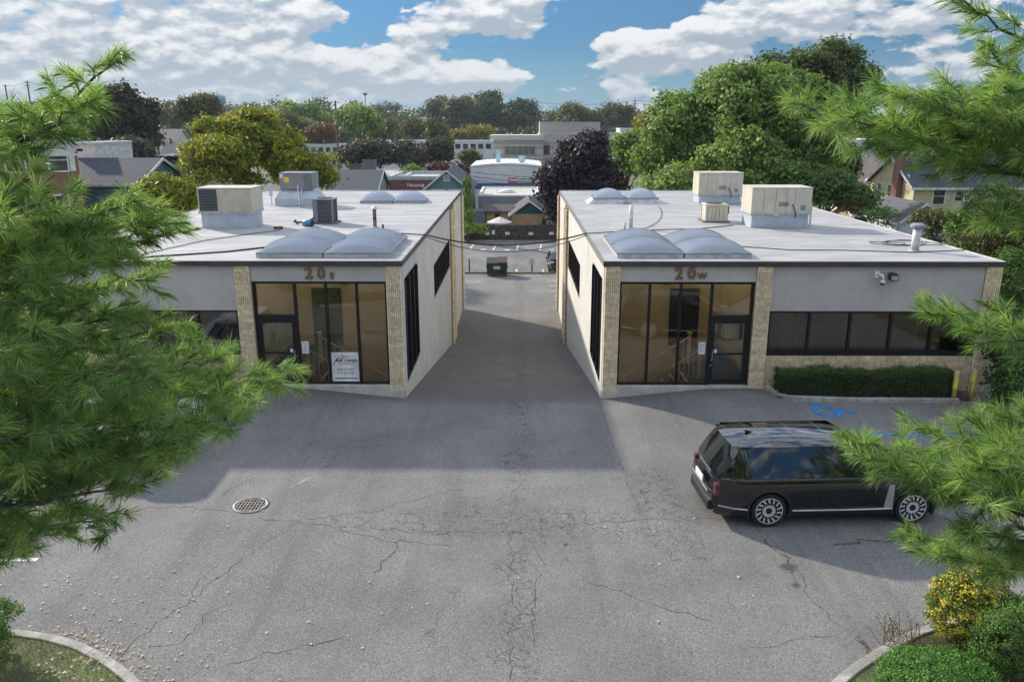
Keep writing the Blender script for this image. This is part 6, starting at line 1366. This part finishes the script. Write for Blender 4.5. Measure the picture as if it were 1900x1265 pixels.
left = [br((-120, 330, 5.2), (228, 105, 5.0), .15, .13), br((-160, 310, 5.0), (178, 185, 4.6), .6, .21), br((-220, 370, 4.7), (5, 330, 4.5), .6, .24), br((-200, 480, 5.0), (285, 410, 4.9), .5, .24), br((-220, 470, 4.6), (205, 440, 4.7), .55, .26), br((-180, 300, 5.2), (60, 215, 4.8), .5, .28),
        br((-200, 560, 5.4), (265, 520, 5.4), .4, .24), br((-220, 600, 4.9), (240, 590, 4.8), .6, .30), br((-200, 540, 4.4), (150, 500, 4.4), .6, .28), br((-230, 640, 5.2), (310, 605, 5.2), .4, .24), br((-200, 420, 4.2), (70, 380, 4.1), .6, .28), br((-200, 440, 4.9), (255, 372, 4.9), .7, .24), br((-200, 470, 5.1), (290, 445, 5.0), .65, .24),
        br((-220, 760, 4.9), (485, 698, 4.7), .75, .34), br((-220, 790, 4.4), (440, 770, 4.3), .75, .36), br((-220, 720, 5.3), (400, 660, 5.1), .7, .32), br((-220, 700, 4.3), (270, 680, 4.2), .65, .30), br((-220, 850, 4.2), (330, 820, 4.2), .7, .32), br((-200, 880, 4.9), (320, 850, 5.0), .6, .3),
        br((-220, 930, 4.3), (230, 900, 4.2), .7, .32), br((-220, 970, 4.7), (210, 960, 4.8), .6, .28), br((-220, 1010, 4.2), (30, 1020, 4.1), .6, .26), br((-200, 650, 4.0), (90, 620, 4.0), .6, .28), br((-240, 820, 3.9), (90, 800, 3.9), .6, .28)]
right = [br((2060, 130, 5.0), (1800, 20, 4.8), .15, .14), br((2080, 240, 5.2), (1835, 90, 5.0), .35, .2), br((2150, 225, 5.2), (1485, 200, 5.1), .75, .27), br((2150, 215, 4.8), (1560, 225, 4.7), .75, .25), br((2120, 250, 4.5), (1690, 180, 4.5), .7, .30), br((2150, 260, 5.0), (1640, 235, 5.0), .6, .2), br((2120, 330, 4.9), (1760, 290, 4.7), .5, .26), br((2100, 420, 4.6), (1850, 400, 4.5), .5, .22), br((2080, 200, 4.7), (1850, 160, 4.5), .6, .28),
         br((2150, 620, 4.8), (1740, 578, 4.7), .65, .19), br((2150, 640, 4.5), (1800, 610, 4.4), .5, .18), 
         br((2160, 890, 4.6), (1580, 818, 4.6), .8, .20), br((2160, 900, 4.4), (1625, 852, 4.4), .8, .20), br((2160, 930, 4.3), (1690, 880, 4.3), .8, .22), br((2160, 860, 4.9), (1720, 800, 4.8), .6, .22), br((2160, 960, 4.2), (1765, 930, 4.2), .75, .24), br((2160, 1010, 4.4), (1700, 1000, 4.5), .65, .15), br((2160, 1045, 4.2), (1745, 1030, 4.2), .6, .18), br((2160, 960, 3.9), (1830, 910, 3.9), .6, .24), br((2160, 1000, 4.1), (1790, 985, 4.1), .6, .2), br((2160, 840, 4.6), (1790, 815, 4.5), .7, .26), br((2160, 880, 4.2), (1800, 860, 4.1), .7, .28), br((2160, 800, 4.9), (1850, 775, 4.8), .6, .2)]
def fill(tr, out, seed):            # boughs on the side turned away from the lot
    r = np.random.default_rng(seed); o = []
    for k in range(16):
        z = 4.2 + 6.4*k/16; a = out + r.uniform(-1.15, 1.15); l = (11.4 - z)*.28 + .5
        o.append(((tr[0], tr[1], z), (tr[0] + l*math.cos(a), tr[1] + l*math.sin(a), z + r.uniform(-.1, .35)), .6, .34))
    return o
left += fill(LT, math.pi*1.0, 1); right += fill(RT, 0.0, 2)
pine('white_pine', 'white pine with soft long needles filling the left edge', LT, 11.0, left, 62, 3)
pine('white_pine', 'white pine with soft long needles reaching in from the right edge', RT, 11.5, right, 62, 8)

# ------------------------------------------------------------------ grass and fallen leaves
def inside(K, far, n):
    out = []; P = [(p.x, p.y) for p in K]; c = (far[0], far[1])
    tri = [(P[i], P[i+1], c) for i in range(len(P)-1)]; ar = np.array([abs((b[0]-a[0])*(c_[1]-a[1]) - (c_[0]-a[0])*(b[1]-a[1])) for a, b, c_ in tri]); k = RNG.choice(len(tri), n, p=ar/ar.sum())
    u = np.sqrt(RNG.uniform(0, 1, n)); v = RNG.uniform(0, 1, n); T_ = np.array(tri)[k]; return T_[:, 0]*(1-u)[:, None] + T_[:, 1]*(u*(1-v))[:, None] + T_[:, 2]*(u*v)[:, None]
L_grass = leaf_mat('grass_blade', (.05, .075, .015), (.20, .22, .05), (.34, .27, .10), acc=.8, trans=.25)
for nm_, K, far in (('left_grass', LK, (-14, 6)), ('right_grass', RK, (14, 6))):
    q = inside(K, far, 30000); n = len(q); h = RNG.uniform(.03, .075, n); a = RNG.uniform(0, 6.28, n); lean = RNG.normal(size=(n, 2))*.03; b = np.stack([q[:, 0], q[:, 1], np.full(n, .09)], 1); w = np.stack([np.cos(a), np.sin(a), np.zeros(n)], 1)*.0045
    V = np.stack([b-w, b+w, b + np.stack([lean[:, 0], lean[:, 1], h], 1)], 1).reshape(-1, 3); o = put(nm_, fast_mesh(nm_, V, 3, n, RNG.uniform(0, 1, n)), L_grass); tag(o, 'short yellowing grass on the %s island' % nm_.split('_')[0], 'grass', kind='stuff')
def fallen():
    pts = []
    for k in range(170): pts.append((random.gauss(150, 170), random.gauss(1130, 75)))
    for k in range(150): pts.append((random.uniform(60, 330), 0))
    for k in range(100): pts.append((random.uniform(350, 1400), random.uniform(740, 1265)))
    for k in range(30): pts.append((random.gauss(1150, 120), random.gauss(975, 18)))
    V, F_, Tn = [], 0, []; P = []
    for (x, y) in pts:
        if y == 0:
            t = random.random(); q = LK[1].lerp(LK[-1], t) if random.random() < .0 else None
            i = random.randint(1, len(LK)-3); q = LK[i].lerp(LK[i+1], random.random()) + Vector((random.uniform(.0, .5), random.uniform(.05, .35), 0))
        else:
            if y > 1290 or y < 735: continue
            q = PZ(x, y, 0)
        P.append((q.x, q.y, HG(q.x, q.y)))
    for k in range(260): q = PZ(random.gauss(1790, 45), random.gauss(752, 6), .1); P.append((q.x, q.y, HG(q.x, q.y)))
    for k in range(90): q = PZ(random.gauss(857, 16), random.gauss(664, 10), -1.2); P.append((q.x, q.y, HG(-.4, q.y)))
    for k in range(70): q = PZ(random.uniform(60, 230), random.uniform(1200, 1262), .14); P.append((q.x, q.y, .13))
    pol = []; vs_ = []; ti = []
    for (x, y, z) in P:
        r = random.uniform(.022, .05); a0 = random.uniform(0, 6.28); tl = random.uniform(-.5, .5); k0 = len(vs_); dry = y > 20
        for j in range(10):
            a = a0 + j*math.pi/5; rr = r*(random.uniform(.7, 1.1) if j % 2 == 0 else .30); dx, dy = rr*math.cos(a), rr*math.sin(a); vs_.append((x+dx, y+dy, z + .012 + abs(tl)*.03 + dx*tl + (.012 if j % 4 == 0 else 0)))
        pol.append(tuple(range(k0, k0+10))); ti.append(random.uniform(0, .35) if dry else random.uniform(.15, 1))
    me = bpy.data.meshes.new('fallen_leaves'); me.from_pydata(vs_, [], pol); me.update(); at = me.attributes.new('tint', 'FLOAT', 'FACE'); at.data.foreach_set('value', ti)
    o = put('fallen_leaves', me, leaf_mat('fallen_leaf', (.16, .06, .02), (.62, .52, .34), trans=.1)); tag(o, 'pale dry leaves scattered over the asphalt', 'leaves', kind='stuff')
fallen()

# ------------------------------------------------------------------ across the street behind the camera (seen only in reflections)
o = sheet('street', span(-60, 60, 6), span(-20, -8, 3), lambda x, y: .0, M_asph)
for i, (x0, x1, wl) in enumerate([(-30, -16, M_wtrim), (-6, 7, S_cream), (14, 30, M_wtrim)]):
    T = gable('street_house', ['left white', 'middle cream', 'right white'][i] + ' house across the street seen only in reflections', x0, x1, -44, -34, 0, 5.5, 8.2, 'x', wl, M_shg)
    for k in range(4): win(T, 'x', x0 + 2 + k*3.2, 3.2, 1.1, 1.4, -34, 1); win(T, 'x', x0 + 2 + k*3.2, .8, 1.1, 1.4, -34, 1)
for i, (x, y, r, h, mt) in enumerate([(-34, -30, 6, 11, L_maple), (-11, -40, 6, 14, L_oak), (10.5, -36, 5, 12, L_maple), (22, -50, 7, 15, L_locust), (36, -30, 6.5, 12, L_maple)]):
    T = thing('street_tree', ['leftmost', 'second', 'middle', 'fourth', 'rightmost'][i] + ' of five trees across the street seen only in glass reflections', 'tree', (x, y, 0), 'trees across the street')
    lb = subs((x, y, h*.6), (r, r, h*.42), 9); limbs((x, y, 0), [(np.array(a), b) for a, b in lb], .3, M_bark, T); pos, nr, sz, ti = crown(lb, 3500, .8); leaves('crown', pos, nr, sz, ti, mt, T)

# ------------------------------------------------------------------ thin air
hz = MB().box(-1400, 1400, -55, 1000, -8.2, 75).build('haze', None); tag(hz, kind='stuff')
hm = bpy.data.materials.new('haze_air'); hm.use_nodes = True; ht = NT(hm.node_tree); hm.node_tree.nodes.clear()
vol = ht.n('ShaderNodeVolumePrincipled', ins={'Color': (.74, .85, .98, 1), 'Density': .00013, 'Anisotropy': .2}); mo_ = ht.n('ShaderNodeOutputMaterial'); hm.node_tree.links.new(vol.outputs[0], mo_.inputs['Volume'])
hz.data.materials.append(hm)
